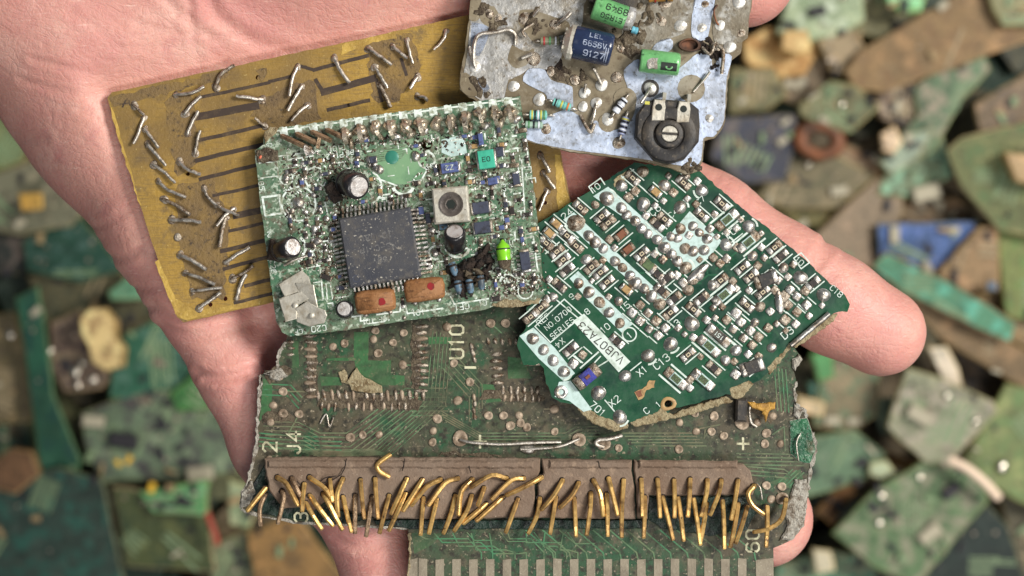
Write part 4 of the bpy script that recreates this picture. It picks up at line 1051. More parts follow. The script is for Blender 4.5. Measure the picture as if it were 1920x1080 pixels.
for poly in ([(330, 590), (345, 600), (480, 572), (520, 562), (520, 552), (420, 574), (366, 582), (330, 560), (296, 486), (290, 492)], [(640, 84), (740, 58), (744, 72), (690, 82), (640, 104)], [(1040, 290), (1050, 292), (1066, 372), (1080, 430), (1050, 440), (1044, 360)], [(206, 196), (211, 222), (240, 318), (262, 385), (264, 385), (243, 312), (214, 214)]):
    q = MB(); q.flat(B_.T, jag(poly, 9, 1.6, int(poly[0][1])), .45); B_.part('scraped_patch', q, M['bright_amber'])
WB = [[(252, 198), (260, 205), (272, 217)], [(270, 222), (262, 246), (252, 270)], [(272, 242), (284, 257), (299, 278)], [(277, 270), (295, 291), (313, 312)], [(288, 309), (312, 325), (330, 344)], [(297, 340), (318, 357), (351, 370)], [(308, 374), (335, 387), (358, 403)], [(322, 412), (350, 413), (378, 417)],
      [(337, 303), (350, 317), (377, 328)], [(383, 353), (391, 370), (413, 389)], [(406, 384), (425, 394), (450, 404)], [(438, 392), (424, 404), (408, 423)], [(424, 409), (417, 435), (413, 464)], [(338, 478), (360, 488), (389, 506)], [(347, 512), (372, 520), (404, 533)], [(361, 546), (388, 543), (418, 539)],
      [(374, 578), (396, 562), (416, 548)], [(424, 492), (446, 477), (469, 464)], [(436, 523), (458, 512), (477, 498)], [(444, 559), (452, 535), (463, 514)], [(330, 178), (360, 175), (385, 163)], [(347, 214), (362, 196), (379, 181)], [(352, 250), (364, 226), (374, 209)], [(366, 287), (371, 265), (377, 245)],
      [(405, 164), (416, 140), (441, 123)], [(491, 187), (470, 184), (444, 181)], [(558, 126), (548, 150), (544, 181)], [(566, 162), (556, 180), (541, 209)], [(577, 198), (562, 210), (547, 228)], [(627, 109), (640, 135), (656, 157)], [(497, 237), (488, 230), (479, 222)], [(691, 92), (710, 104), (735, 123)],
      [(736, 87), (750, 99), (764, 110)], [(763, 76), (768, 98), (774, 120)], [(836, 59), (832, 75), (813, 95)], [(702, 126), (715, 145), (727, 167)], [(713, 159), (722, 178), (733, 202)], [(783, 145), (776, 155), (769, 167)], [(783, 181), (795, 183), (803, 190)], [(1013, 291), (1022, 308), (1031, 324)], [(1018, 324), (1028, 338), (1040, 354)], [(1026, 358), (1018, 376), (1011, 396)]]
for i, p in enumerate(WB):
    hs = [2, 7, 9]
    path = smooth_path([(p[0][0] - (p[1][0] - p[0][0]) * .1, p[0][1] - (p[1][1] - p[0][1]) * .1, -3)] + [(a, b_, hs[k]) for k, (a, b_) in enumerate(p)], 4)
    q = MB(); q.tube(B_.T, [(a + random.uniform(-.7, .7), b_ + random.uniform(-.7, .7), c) for a, b_, c in path], random.uniform(3.2, 4.6), 8, r1=random.uniform(2.8, 4.2))
    w = B_.part('bent_wire', q, M['lead_wire'] if i % 6 else M['solder_dull'])
    q = MB(); q.dome(B_.fr(p[0][0], p[0][1]), random.uniform(6, 9), 2.5, 12, 3, 0, .12)
    B_.part('solder_joint', q, M['solder_dull'], w)
q = MB(); q.dome(B_.fr(333, 445), 8, 3); B_.part('solder_joint', q, M['solder_dull'])
q = MB(); q.text(B_.fr(236, 194, 80, .6), 'T', 20, 0); B_.part('printed_mark', q, M['dark_track'])
# ------------------------------------------------------------------ six sided dark green board
M['pcb_dark'] = mat('dark_green_board', srgb(30, 76, 52), 0.36, 0, [(120, srgb(18, 56, 42), .45, .6), (700, srgb(44, 84, 58), .56, .72), (2600, srgb(96, 104, 84), .68, .76)], [(900, .25, .0002)], rough_noise=(500, .26, .48))
M['trace_dark'] = mat('dark_green_track', srgb(34, 88, 60), 0.36, 0, [(900, srgb(22, 64, 46), .5, .7)])
M['res_body'] = mat('resistor_body', srgb(44, 38, 36), 0.5, 0, [(1500, srgb(92, 76, 62), .54, .7)], [(2000, .3, .0002)])
M['res_green'] = mat('green_resistor', srgb(84, 104, 66), 0.5, 0, [(1500, srgb(58, 72, 48), .5, .65)])
M['tan_cap'] = mat('tan_ceramic', srgb(170, 138, 92), 0.5, 0, [(1500, srgb(120, 92, 62), .5, .7)])
M['rust'] = mat('rust_red', srgb(122, 76, 52), 0.6, 0, [(1500, srgb(92, 48, 32), .5, .65)])
D = Board('circuit_board', 1285, 555, 0.0029, -0.012, 0.0)
tag(D.root, 'dark green angular board thick with solder points, reference number on a pale bar', 'circuit board')
outD = [(1190, 304), (1008, 420), (1008, 470), (1018, 548), (988, 577), (985, 596), (987, 614), (974, 630), (970, 646), (982, 684), (1000, 686), (1012, 682), (1020, 692), (1024, 718), (1036, 744), (1052, 754), (1078, 757), (1100, 770), (1128, 790), (1160, 802), (1178, 792), (1210, 789), (1236, 778), (1250, 782), (1258, 766), (1290, 760), (1325, 750), (1362, 740), (1384, 744), (1404, 722), (1424, 712), (1440, 700), (1458, 686), (1476, 654), (1508, 630), (1556, 592), (1572, 584), (1588, 586), (1594, 570), (1584, 552), (1556, 531), (1515, 492), (1459, 444), (1423, 415), (1390, 389), (1363, 366), (1329, 336), (1312, 322)]
E1 = (0.757, 0.653); E2 = (0.77, -0.64)
mb = MB()
mb.holed(D.T, jag(outD, 7, 1.3, 11), [circ(1253, 757, 7, 10, .1), circ(1052, 735, 5, 10)], -18, 0, 0, 1)
D.part('board', mb, [M['pcb_dark'], M['fibre']])
for (poly, s) in (([(1078, 757), (1100, 764), (1130, 782), (1162, 790), (1178, 794), (1176, 804), (1150, 808), (1120, 798), (1092, 780)], 3), ([(1180, 790), (1232, 772), (1240, 762), (1252, 772), (1262, 776), (1300, 762), (1362, 742), (1376, 752), (1300, 776), (1240, 790), (1190, 800)], 5), ([(1366, 728), (1404, 712), (1412, 720), (1396, 742), (1384, 748), (1370, 744)], 6), ([(1438, 690), (1470, 656), (1480, 640), (1484, 652), (1462, 680), (1444, 702)], 7), ([(1150, 336), (1176, 318), (1182, 326), (1166, 346), (1150, 352)], 8), ([(1482, 642), (1550, 592), (1572, 588), (1560, 606), (1516, 636), (1490, 654)], 9)):
    q = MB(); q.prism(D.T, jag(poly, 5, 1.6, s), -16, .6, 1.5); D.part('torn_edge', q, M['fibre'])
# wider lower half of the left edge showing grey
for poly in ([(972, 646), (1000, 660), (1024, 684), (1004, 686), (984, 686)], [(1022, 694), (1046, 716), (1036, 744), (1024, 720)]):
    q = MB(); q.prism(D.T, poly, -20, -1, 2); D.part('grey_spacer', q, M['solder_dull'])
tr = MB()
for i in range(46):
    rnd = random
    u, v = rnd.uniform(1040, 1520), rnd.uniform(360, 740)
    if abs((u - 1285) * .66 + (v - 555) * .75) > 130 or abs((u - 1285) * .7 - (v - 555) * .7) > 120: continue
    L_ = rnd.uniform(20, 70); e = rnd.choice([E1, E2]); f = rnd.choice([(1, 0), (0, 1)])
    tr.strip(D.T, [(u, v), (u + e[0] * L_, v + e[1] * L_), (u + e[0] * L_ + f[0] * 18, v + e[1] * L_ + f[1] * 18)], 3.2, .3)
D.part('copper_track', tr, M['trace_dark'])
# pale printed fields
fields = [[(1112, 368), (1140, 350), (1168, 374), (1250, 448), (1236, 458), (1190, 422)], [(1056, 412), (1076, 398), (1120, 440), (1250, 560), (1240, 578), (1150, 500)], [(1068, 522), (1084, 508), (1110, 534), (1186, 608), (1166, 624), (1100, 560)],
          [(974, 630), (1000, 614), (1040, 652), (1078, 700), (1058, 716), (1010, 672)], [(1048, 716), (1070, 714), (1110, 768), (1094, 772), (1068, 752), (1040, 744)], [(1293, 396), (1353, 452), (1331, 482), (1300, 506), (1280, 512), (1240, 466), (1236, 448), (1256, 440)]]
for i, poly in enumerate(fields):
    q = MB(); q.flat(D.T, poly, .7); D.part('printed_field', q, M['silk_pale'])
q = MB(); q.flat(D.T, [(1074, 602), (1095, 588), (1182, 678), (1160, 698)], .8)
D.part('number_bar', q, M['silk_clean'])
def txtD(s, u, v, size, flip=False, along='b', z=1.0, mat_='silk_clean', name='printed_text'):
    ang = {'b': -39.5, 'a': 41.0}[along] + (180 if flip else 0)
    q = MB(); q.text(D.fr(u, v, ang, z), s, size * .74, 0, 0, .8)
    return D.part(name, q, M[mat_])
txtD('VJB07A23', 1127, 643, 26.5, True, 'a', 1.2, 'black_plastic')
for s, u, v in (('REF.', 1022, 592), ('NO.0700', 1047, 594), ('SERIES', 1055, 611)): pass
txtD('REF.', 1021, 597, 19); txtD('NO.0700', 1046, 597, 18); txtD('SERIES', 1054, 615, 18)
txtD('24', 1063, 402, 24); txtD('10', 1117, 352, 21); txtD('C6', 1228, 394, 24); txtD('C7', 1313, 376, 19); txtD('PC8', 1374, 434, 22); txtD('C4', 1262, 400, 20)
txtD('D3', 1476, 624, 26); txtD('C13', 1240, 678, 26); txtD('X1', 1203, 696, 24); txtD('X2', 1152, 752, 24); txtD('X4', 1050, 643, 20, True); txtD('15', 1172, 575, 22); txtD('9', 1072, 556, 20); txtD('8', 1101, 584, 20); txtD('10', 1135, 615, 22)
txtD('13', 1266, 608, 22); txtD('701', 1120, 766, 24, False, 'a'); txtD('C', 1212, 770, 22); txtD('1', 1234, 758, 20); txtD('1', 1180, 628, 22); txtD('11', 1338, 404, 20); txtD('10', 1499, 490, 20, False, 'a'); txtD('C18', 1568, 546, 20, False, 'a')
sk = MB()
sk.arc(D.T, 1180, 627, 13, 0, 360, 2.6, .9)
def line(a, b, w=2.3): sk.strip(D.T, [a, b], w, .9)
line((1003, 612), (1058, 561)); line((1058, 561), (1092, 592)); line((1003, 612), (1032, 642)); line((1032, 642), (1080, 602))
line((1043, 562), (1100, 610)); line((1104, 350), (1126, 334)); line((1104, 350), (1112, 362)); line((1126, 334), (1134, 346))
line((1488, 484), (1502, 474)); line((1502, 474), (1518, 492)); line((1518, 492), (1502, 504)); line((1502, 504), (1488, 484))
line((1182, 695), (1202, 679)); line((1134, 750), (1152, 771)); line((1122, 660), (1088, 690), 3); line((1096, 700), (1126, 668))
line((1188, 318), (1166, 334)); line((1372, 454), (1392, 438))
line((1100, 700), (1140, 700 - 24), 2.4)
# solder points
domes = [(1138, 372, 15), (1165, 390, 11), (1175, 403, 10), (1191, 414, 10), (1203, 428, 10), (1215, 438, 10), (1232, 449, 11), (1246, 464, 11), (1259, 476, 11), (1271, 490, 11),
         (1080, 418, 15), (1104, 442, 11), (1116, 454, 11), (1131, 466, 10), (1153, 490, 10), (1167, 502, 10), (1181, 517, 10), (1191, 531, 12), (1208, 541, 10), (1222, 555, 11), (1237, 570, 11),
         (1085, 531, 11), (1104, 548, 11), (1124, 567, 11), (1142, 586, 11), (1162, 606, 11), (999, 635, 11), (1019, 656, 11), (1037, 676, 11), (1057, 697, 11),
         (1276, 429, 10), (1299, 424, 9), (1311, 436, 9), (1326, 448, 10), (1320, 469, 11), (1299, 471, 10), (1284, 466, 10), (1270, 447, 10), (1258, 444, 10), (1270, 490, 11), (1286, 502, 11), (1361, 459, 12),
         (1165, 348, 11), (1246, 348, 12), (1206, 383, 13), (1116, 384, 8), (1316, 357, 12), (1275, 389, 12), (1404, 425, 12), (1411, 480, 9), (1501, 521, 13), (1469, 502, 9), (1544, 553, 12), (1425, 575, 9), (1447, 652, 9), (1415, 605, 9), (1380, 657, 10), (1360, 676, 9),
         (1297, 607, 13), (1257, 645, 13), (1215, 667, 12), (1172, 705, 12), (1122, 737, 13), (1162, 782, 13), (1160, 565, 9), (1037, 557, 10), (1100, 487, 10), (1205, 322, 10), (1286, 330, 9), (1290, 544, 10), (1336, 535, 10), (1310, 515, 12), (1300, 525, 10)]
rd = random.Random(3)
for (u, v, r) in domes:
    r *= rd.uniform(.82, 1.0)
    q = MB()
    F = D.fr(u, v, random.uniform(0, 360))
    q.lathe(F, [(r * 1.12, .4), (r * 1.0, 1.6), (r * .9, r * .26), (r * .66, r * .46), (r * .34, r * .58), (r * .05, r * .62)], 16, 0, True, True, .05)
    D.part('solder_joint', q, M['solder'] if r < 13 and random.random() < .85 else M['solder_dull'])
    if r > 10.5 and random.random() < .6:
        a0 = random.choice([200, 20, 110, 290])
        sk.arc(D.T, u, v, r + 5, a0, a0 + 70, 3.6, .9)
# chip resistors and bare pads
smd = [(1088, 389, 'a'), (1128, 406, 'b'), (1140, 418, 'b'), (1165, 440, 'c'), (1177, 468, 'c'), (1203, 476, 'b'), (1043, 420, 't'), (1030, 437, 't'), (1024, 456, 'a'), (1063, 442, 'a'), (1080, 461, 'a'), (1044, 472, 'b'), (1056, 487, 'b'), (1063, 506, 'b'), (1109, 501, 'b'), (1126, 511, 'b'), (1138, 529, 'b'),
       (1049, 535, 'a'), (1174, 543, 't'), (1215, 497, 'g'), (1232, 514, 'a'), (1251, 522, 'b'), (1246, 411, 'a'), (1232, 421, 'a'), (1186, 334, 'a'), (1229, 360, 't'), (1281, 343, 'a'), (1315, 403, 'a'), (1353, 382, 'a'), (1363, 412, 'G'), (1403, 454, 'G'), (1452, 464, 'b'), (1464, 480, 'b'), (1392, 502, 'b'), (1408, 517, 'b'), (1351, 526, 'b'), (1452, 519, 'a'),
       (1524, 531, 'b'), (1357, 553, 'G'), (1315, 560, 'b'), (1400, 572, 'a'), (1290, 665, 'b'), (1329, 649, 'H'), (1267, 710, 'H'), (1318, 712, 'H'), (1338, 690, 'a'), (1014, 577, 'b'), (995, 594, 'b'), (1070, 655, 'b'), (1157, 640, 'a'), (1257, 586, 'b'), (1240, 545, 'a'), (1264, 560, 'b'), (1430, 548, 'b'), (1436, 524, 'K'), (1410, 688, 'K'), (1300, 580, 'a')]
def chip_part(Bd, u, v, ang, l, w, hgt, body, name='resistor', term='solder', tl=.36):
    F = Bd.fr(u, v, ang)
    q = MB(); q.box(F, -l * .5, l * .5, -w * .5, w * .5, .5, hgt, 1.0)
    b = Bd.part(name, q, M[body])
    for s in (-1, 1):
        t = MB()
        x0, x1 = l * (.5 - tl * .55), l * (.5 + tl)
        if s < 0: x0, x1 = -x1, -x0
        tw = w * .56
        xm = (x0 + x1) / 2; hw = abs(x1 - x0) / 2 * 1.15
        hh_ = hgt * random.uniform(.6, .95)
        pl = smooth_path([(xm - hw, -tw * .8), (xm - hw * .7, -tw), (xm + hw * .7, -tw), (xm + hw, -tw * .7), (xm + hw, tw * .7), (xm + hw * .7, tw), (xm - hw * .7, tw), (xm - hw, tw * .8), (xm - hw, -tw * .8)], 2)[:-1]
        rg = [(1, .3), (.96, hh_ * .5), (.78, hh_ * .85), (.45, hh_), (.08, hh_ * 1.05)]
        n_ = len(pl); t.add([F(xm + (a - xm) * k, b2 * k, z) for k, z in rg for a, b2 in pl], [(r_ * n_ + i, r_ * n_ + (i + 1) % n_, (r_ + 1) * n_ + (i + 1) % n_, (r_ + 1) * n_ + i) for r_ in range(4) for i in range(n_)] + [tuple(4 * n_ + i for i in range(n_))], 0, True)
        Bd.part('terminal', t, M[term] if random.random() < .75 else M['solder_dull'], b)
    return b, F
M['mark_pale'] = mat('pale_mark', srgb(190, 176, 148), .5)
for (u, v, k) in smd:
    if k in 'ab': 
        ang = 41 if k == 'a' else -39.5
        b, F = chip_part(D, u, v, ang, 13, 14, 5.4, 'res_body', tl=.68)
        if (u * 7 + v) % 3:
            t = MB()
            t.box(F, -4.2, 4.2, -3.4, 3.4, 6.0, 6.15); D.part('marking', t, M['mark_pale'], b)
            t = MB(); t.box(F, -2.2, 2.2, -1.6, 1.6, 6.2, 6.3); D.part('marking', t, M['res_body'], b)
    elif k == 'c': b, F = chip_part(D, u, v, -39.5, 16, 14, 8, 'rust', 'capacitor', 'solder_dull')
    elif k == 't': b, F = chip_part(D, u, v, 41, 15, 13, 8, 'tan_cap', 'capacitor')
    elif k == 'g': b, F = chip_part(D, u, v, 41, 18, 17, 4, 'res_green', 'resistor', 'solder_dull')
    elif k in 'GH':
        ang = -39.5 if k == 'G' else 41
        b, F = chip_part(D, u, v, ang, 22, 17, 6, 'silk_pale', 'resistor', 'solder', .6)
        t = MB(); t.box(F, -9, 9, -6, 6, 6.1, 6.8); D.part('marking', t, M['res_green'], b)
        t = MB(); t.text(lambda x, y, z=0, F=F: F(x, y, 7.0), '000', 9, 0); D.part('marking', t, M['res_body'], b)
    elif k == 'K':
        b, F = chip_part(D, u, v, -20, 26, 24, 9, 'black_plastic', 'crushed_chip', 'solder')
    ang = -39.5 if k in 'bcGK' else 41
    e = E2 if k in 'bcGK' else E1
    n_ = E1 if k in 'bcGK' else E2
    hl, off = (26, 15) if k in 'GH' else (17, 11)
    for s in (-1, 1):
        if random.random() < .94:
            line((u + n_[0] * off * s - e[0] * hl, v + n_[1] * off * s - e[1] * hl), (u + n_[0] * off * s + e[0] * hl, v + n_[1] * off * s + e[1] * hl), 2.2 if k not in 'GH' else 3.6)
q = MB()
b, F = chip_part(D, 1347, 629, 41, 26, 18, 7, 'black_plastic', 'resistor', 'solder', .5)
t = MB(); t.text(lambda x, y, z=0: F(-x, -y, 7.2), '151', 11, 0); D.part('marking', t, M['silk_clean'], b)
line((1330, 605), (1380, 648), 5)
b, F = chip_part(D, 1101, 706, -39.5, 26, 24, 16, 'black_plastic', 'blue_trimmer', 'solder', .5)
M['blue_body'] = mat('ultramarine_plastic', srgb(58, 60, 148), .45, 0, [(700, srgb(40, 40, 100), .5, .65), (2600, srgb(130, 130, 170), .66, .75)], [(1500, .4, .0003)])
b.data.materials[0] = M['blue_body']
t = MB(); t.box(F, -5, 5, -3, 3, 15.6, 18, .8); D.part('wiper', t, M['rust'], b)
pads = [(1380, 587), (1362, 600), (1389, 604), (1375, 617), (1407, 620), (1394, 634), (1422, 632), (1410, 647), (1440, 615), (1472, 600), (1477, 572), (1494, 556), (1494, 585), (1512, 572), (1510, 545), (1379, 702), (1092, 665), (1075, 682), (1185, 586), (1200, 572), (1215, 587), (1200, 602), (1230, 602), (1217, 617), (1234, 629), (1247, 615), (1191, 358), (1178, 370), (1337, 483), (1350, 494), (1362, 485), (1481, 543), (1470, 556), (1281, 530), (1268, 516), (1025, 562)]
for (u, v) in pads:
    q = MB(); F = D.fr(u, v, 41 + random.uniform(-5, 5))
    w = random.uniform(7.5, 9.5)
    hh_ = random.uniform(2, 4)
    pl = [(-w, -w * .7), (-w * .7, -w), (w * .7, -w), (w, -w * .7), (w, w * .7), (w * .7, w), (-w * .7, w), (-w, w * .7)]
    q.add([F(a * k, b_ * k, z) for k, z in ((1, .4), (.95, hh_ * .5), (.75, hh_ * .9), (.4, hh_ * 1.02), (.05, hh_)) for a, b_ in pl], [(r_ * 8 + i, r_ * 8 + (i + 1) % 8, (r_ + 1) * 8 + (i + 1) % 8, (r_ + 1) * 8 + i) for r_ in range(4) for i in range(8)], 0, True)
    D.part('solder_pad', q, M['solder'] if random.random() < .6 else M['solder_dull'])
    for s in (-1, 1):
        if random.random() < .85:
            line((u + E2[0] * 13 * s - E1[0] * 10, v + E2[1] * 13 * s - E1[1] * 10), (u + E2[0] * 13 * s + E1[0] * 10, v + E2[1] * 13 * s + E1[1] * 10), 2.2)
rp = random.Random(77); taken = [(u, v, 15) for u, v, k in smd] + [(u, v, r) for u, v, r in domes] + [(u, v, 10) for u, v in pads] + [(1127, 643, 20), (1110, 625, 20), (1145, 662, 20), (1047, 600, 34), (1030, 620, 26), (1180, 627, 16), (1101, 706, 22), (1347, 629, 24)]
nx_ = 0
for i in range(2500):
    a_, b_ = rp.uniform(-190, 190), rp.uniform(-170, 170)
    u, v = 1290 + E1[0] * a_ + E2[0] * b_, 540 + E1[1] * a_ + E2[1] * b_
    if not in_poly(u, v, [(1190, 318), (1020, 425), (1024, 560), (1150, 560), (1260, 640), (1290, 740), (1430, 690), (1560, 575), (1500, 500), (1310, 335)]): continue
    if any((u - x) ** 2 + (v - y) ** 2 < (r_ + 7.5) ** 2 for x, y, r_ in taken): continue
    taken.append((u, v, 8)); nx_ += 1
    if nx_ > 55: break
    q = MB(); F = D.fr(u, v, 41 + rp.uniform(-6, 6))
    w = rp.uniform(5.5, 8); hh_ = rp.uniform(1.8, 3.6)
    pl = [(-w, -w * .7), (-w * .7, -w), (w * .7, -w), (w, -w * .7), (w, w * .7), (w * .7, w), (-w * .7, w), (-w, w * .7)]
    q.add([F(a * k, b2 * k, z) for k, z in ((1, .4), (.95, hh_ * .5), (.75, hh_ * .9), (.4, hh_ * 1.02), (.05, hh_)) for a, b2 in pl], [(r_ * 8 + i2, r_ * 8 + (i2 + 1) % 8, (r_ + 1) * 8 + (i2 + 1) % 8, (r_ + 1) * 8 + i2) for r_ in range(4) for i2 in range(8)], 0, True)
    D.part('solder_pad', q, M['solder'] if rp.random() < .6 else M['solder_dull'])
q = MB(); q.dome(D.fr(1461, 566, 80), 9, 6, sx=2.6); D.part('solder_joint', q, M['solder'])
q = MB(); q.dome(D.fr(1308, 512, -40), 9, 7, sx=3.0); D.part('solder_joint', q, M['solder'])
q = MB(); q.tube(D.T, [(1482, 648, 4), (1554, 588, 5)], 5.5, 8); D.part('bright_rail', q, M['solder'])
q = MB(); q.lathe(D.fr(1052, 735), [(13, .6), (12, 2), (7, 2.4), (5, 1)], 14, 0, True, False); D.part('solder_joint', q, M['solder'])
q = MB(); q.lathe(D.fr(1253, 757), [(14, .3), (12, 1.6), (8, 1.6), (7, .2)], 14, 0, True, False, .1); D.part('torn_hole_rim', q, M['tan_cap'])
q = MB(); q.flat(D.T, jag([(1190, 736), (1212, 724), (1218, 712), (1228, 714), (1226, 726), (1212, 732), (1204, 748), (1196, 750)], 5, 1.2, 4), .9); D.part('scraped_patch', q, M['tan_cap'])
q = MB(); q.flat(D.T, jag([(1190, 734), (1202, 730), (1204, 742), (1196, 746)], 5, 1, 5), 1.2); D.part('scraped_patch', q, M['rust'])
D.part('white_lines', sk, M['silk_clean'])

# ------------------------------------------------------------------ silver faced board
M['epoxy_brown'] = mat('brown_epoxy', srgb(132, 121, 100), 0.4, 0, [(60, srgb(104, 92, 72), .42, .62), (200, srgb(150, 142, 126), .52, .70), (800, srgb(92, 78, 60), .54, .70), (1800, srgb(180, 168, 144), .62, .74)], [(900, .3, .0002)], rough_noise=(300, .3, .55))
M['silver_foil'] = mat('tinned_copper', srgb(198, 210, 232), 0.36, 0.45, [(160, srgb(174, 180, 192), .46, .66), (420, srgb(206, 214, 230), .50, .66), (1300, srgb(150, 152, 156), .52, .68), (1700, srgb(96, 86, 78), .62, .70)], [(900, .35, .0003)], rough_noise=(600, .3, .52))
M['grey_foil'] = mat('grimy_tin', srgb(172, 170, 166), 0.42, 0.45, [(140, srgb(140, 132, 118), .44, .64), (500, srgb(196, 196, 198), .52, .68), (1300, srgb(120, 108, 92), .56, .68), (2200, srgb(218, 220, 224), .64, .72)], [(700, .6, .0004)], rough_noise=(500, .3, .6))
M['cap_blue'] = mat('navy_sleeve', srgb(38, 50, 80), 0.28, 0, [(220, srgb(30, 38, 62), .46, .66), (900, srgb(58, 66, 88), .56, .70), (1800, srgb(110, 114, 124), .64, .72)], [(700, .25, .0003)], coat=.4)
M['cap_green'] = mat('green_sleeve', srgb(112, 176, 112), 0.3, 0, [(200, srgb(84, 140, 88), .46, .66), (1300, srgb(62, 92, 64), .58, .72), (2600, srgb(150, 190, 150), .62, .72)], [(700, .4, .0004)], coat=.3)
M['ink'] = mat('black_ink', srgb(30, 36, 32), .5)
M['paper_white'] = mat('white_ink', srgb(170, 180, 200), .5, 0, [(600, srgb(80, 90, 116), .5, .64)])
M['can_top2'] = mat('pale_solder', srgb(206, 204, 198), .42, .5, [(700, srgb(160, 150, 136), .5, .68), (1800, srgb(110, 98, 84), .60, .72)], [(1200, .4, .0003)])
E = Board('circuit_board', 1130, 130, 0.0050, 0.004, -0.006)
tag(E.root, 'brown and silver board with blue and green capacitors and a black trimmer', 'circuit board')
outE = [(886, -60), (881, 20), (872, 90), (862, 148), (863, 168), (880, 182), (930, 210), (985, 264), (1070, 284), (1200, 301), (1262, 316), (1286, 326), (1308, 322), (1318, 300), (1321, 263), (1340, 258), (1352, 246), (1360, 226), (1364, 160), (1372, 112), (1388, 100), (1392, 78), (1402, 70), (1406, 30), (1420, -60)]
mb = MB(); mb.prism(E.T, jag(outE, 8, 1.1, 13), -19, 0, 0, 0, 1)
E.part('board', mb, [M['epoxy_brown'], M['fibre']])
M['grime_foil'] = mat('film_of_grime', srgb(142, 136, 124), .45, .25, [(100, srgb(116, 106, 88), .42, .62), (500, srgb(168, 166, 160), .52, .68), (1200, srgb(92, 80, 64), .56, .70)], [(700, .5, .0004)])
foil = [('grey_foil', [(888, -40), (1096, -40), (1094, 10), (1088, 52), (1058, 60), (1054, 104), (1030, 130), (998, 127), (976, 140), (956, 152), (946, 184), (930, 200), (904, 190), (874, 166), (868, 148), (878, 90)]),
        ('silver_foil', [(992, 128), (1020, 130), (1034, 150), (1068, 160), (1074, 172), (1072, 206), (1046, 192), (1028, 188), (1020, 174), (980, 152)]),
        ('silver_foil', [(984, 240), (1000, 224), (1030, 216), (1060, 206), (1078, 212), (1096, 228), (1102, 246), (1110, 232), (1118, 226), (1128, 238), (1150, 244), (1172, 236), (1186, 220), (1192, 196), (1180, 172), (1172, 150), (1170, 132), (1184, 118), (1204, 112), (1250, 140), (1286, 118), (1306, 102), (1332, 104), (1336, 132), (1350, 104), (1372, 106), (1362, 150), (1358, 222), (1346, 246), (1338, 256), (1319, 260), (1314, 300), (1290, 312), (1200, 297), (1070, 280), (988, 262)]),
        ('grime_foil', [(1180, -40), (1300, -40), (1290, 50), (1262, 70), (1226, 84), (1204, 104), (1180, 96), (1166, 60)]), ('grime_foil', [(1346, -40), (1408, -40), (1402, 40), (1392, 78), (1350, 82), (1336, 60)]),
        ('silver_foil', [(1306, -40), (1344, -40), (1330, 56), (1323, 74), (1308, 75), (1296, 56)]), ('silver_foil', [(1222, 92), (1236, 76), (1252, 72), (1262, 78), (1258, 94), (1240, 98)]), ('silver_foil', [(884, 42), (906, 46), (918, 60), (898, 106), (884, 84)]), ('silver_foil', [(876, 142), (900, 148), (918, 166), (900, 176), (878, 166)])]
for m, poly in foil:
    q = MB(); q.prism(E.T, jag(smooth_path(poly + [poly[0]], 3)[:-1], 9, .5, int(poly[0][0])), 0, 1.2); E.part('tinned_foil', q, M[m])
# bare epoxy islands inside the foil
for poly in ([(974, 20), (996, 18), (1040, 32), (1066, 42), (1064, 62), (1034, 72), (1004, 82), (988, 64), (972, 44)], [(960, 84), (984, 96), (1002, 92), (992, 118), (968, 128), (952, 112)], [(884, -10), (902, 0), (898, 36), (880, 36)], [(896, 16), (926, 12), (940, 44), (924, 52), (902, 40)], [(864, 138), (880, 140), (896, 176), (880, 180), (864, 166)], [(954, 150), (974, 146), (990, 176), (960, 196), (946, 186)]):
    q = MB(); q.prism(E.T, jag(smooth_path(poly + [poly[0]], 3)[:-1], 8, .6, int(poly[0][0])), 1.0, 1.5); E.part('bare_patch', q, M['epoxy_brown'])
for poly in ([circ(1219, 166, 17, 16), circ(1296, 166, 26, 16), circ(1172, 186, 22, 16), circ(1140, 230, 18, 14)]):
    q = MB(); q.flat(E.T, poly, 1.5); E.part('bare_ring', q, M['epoxy_brown'] if poly[0][0] != 1236 else M['black_plastic'])
q = MB(); q.flat(E.T, circ(1034, 122, 22, 14, .1), .9); E.part('burnt_patch', q, M['dark_dirt'])
for (u, v, r, m) in ((963, 162, 11, 0), (1011, 187, 12, 0), (1078, 150, 10, 1), (1096, 174, 11, 0), (1128, 159, 12, 0), (1093, 200, 10, 0), (1118, 193, 11, 0), (1139, 224, 12, 0), (1157, 145, 11, 1), (1219, 166, 12, 0), (1024, 242, 10, 1), (1041, 46, 11, 1), (1000, 110, 14, 1), (1034, 134, 10, 1), (1276, 48, 12, 0), (1385, 3, 13, 0), (1240, 40, 10, 1), (1350, 48, 10, 0), (1246, 6, 12, 1), (890, 124, 12, 0), (1166, 90, 9, 1), (985, 35, 13, 1), (1316, 52, 9, 0), (1368, 88, 12, 0), (1330, 222, 8, 0), (1160, 268, 12, 1), (1340, 90, 11, 1), (1390, 62, 8, 1), (918, 26, 9, 1), (934, 34, 8, 1), (1322, 8, 7, 1)):
    q = MB(); F = E.fr(u, v)
    q.lathe(F, [(r, 1.0), (r * .93, 2.2), (r * .6, 2.4), (r * .42, 3.4), (r * .2, 4.0), (r * .05, 4.1)], 16, 0, True, True, .06)
    E.part('solder_joint', q, M['solder_dull'] if m else M['can_top2'])
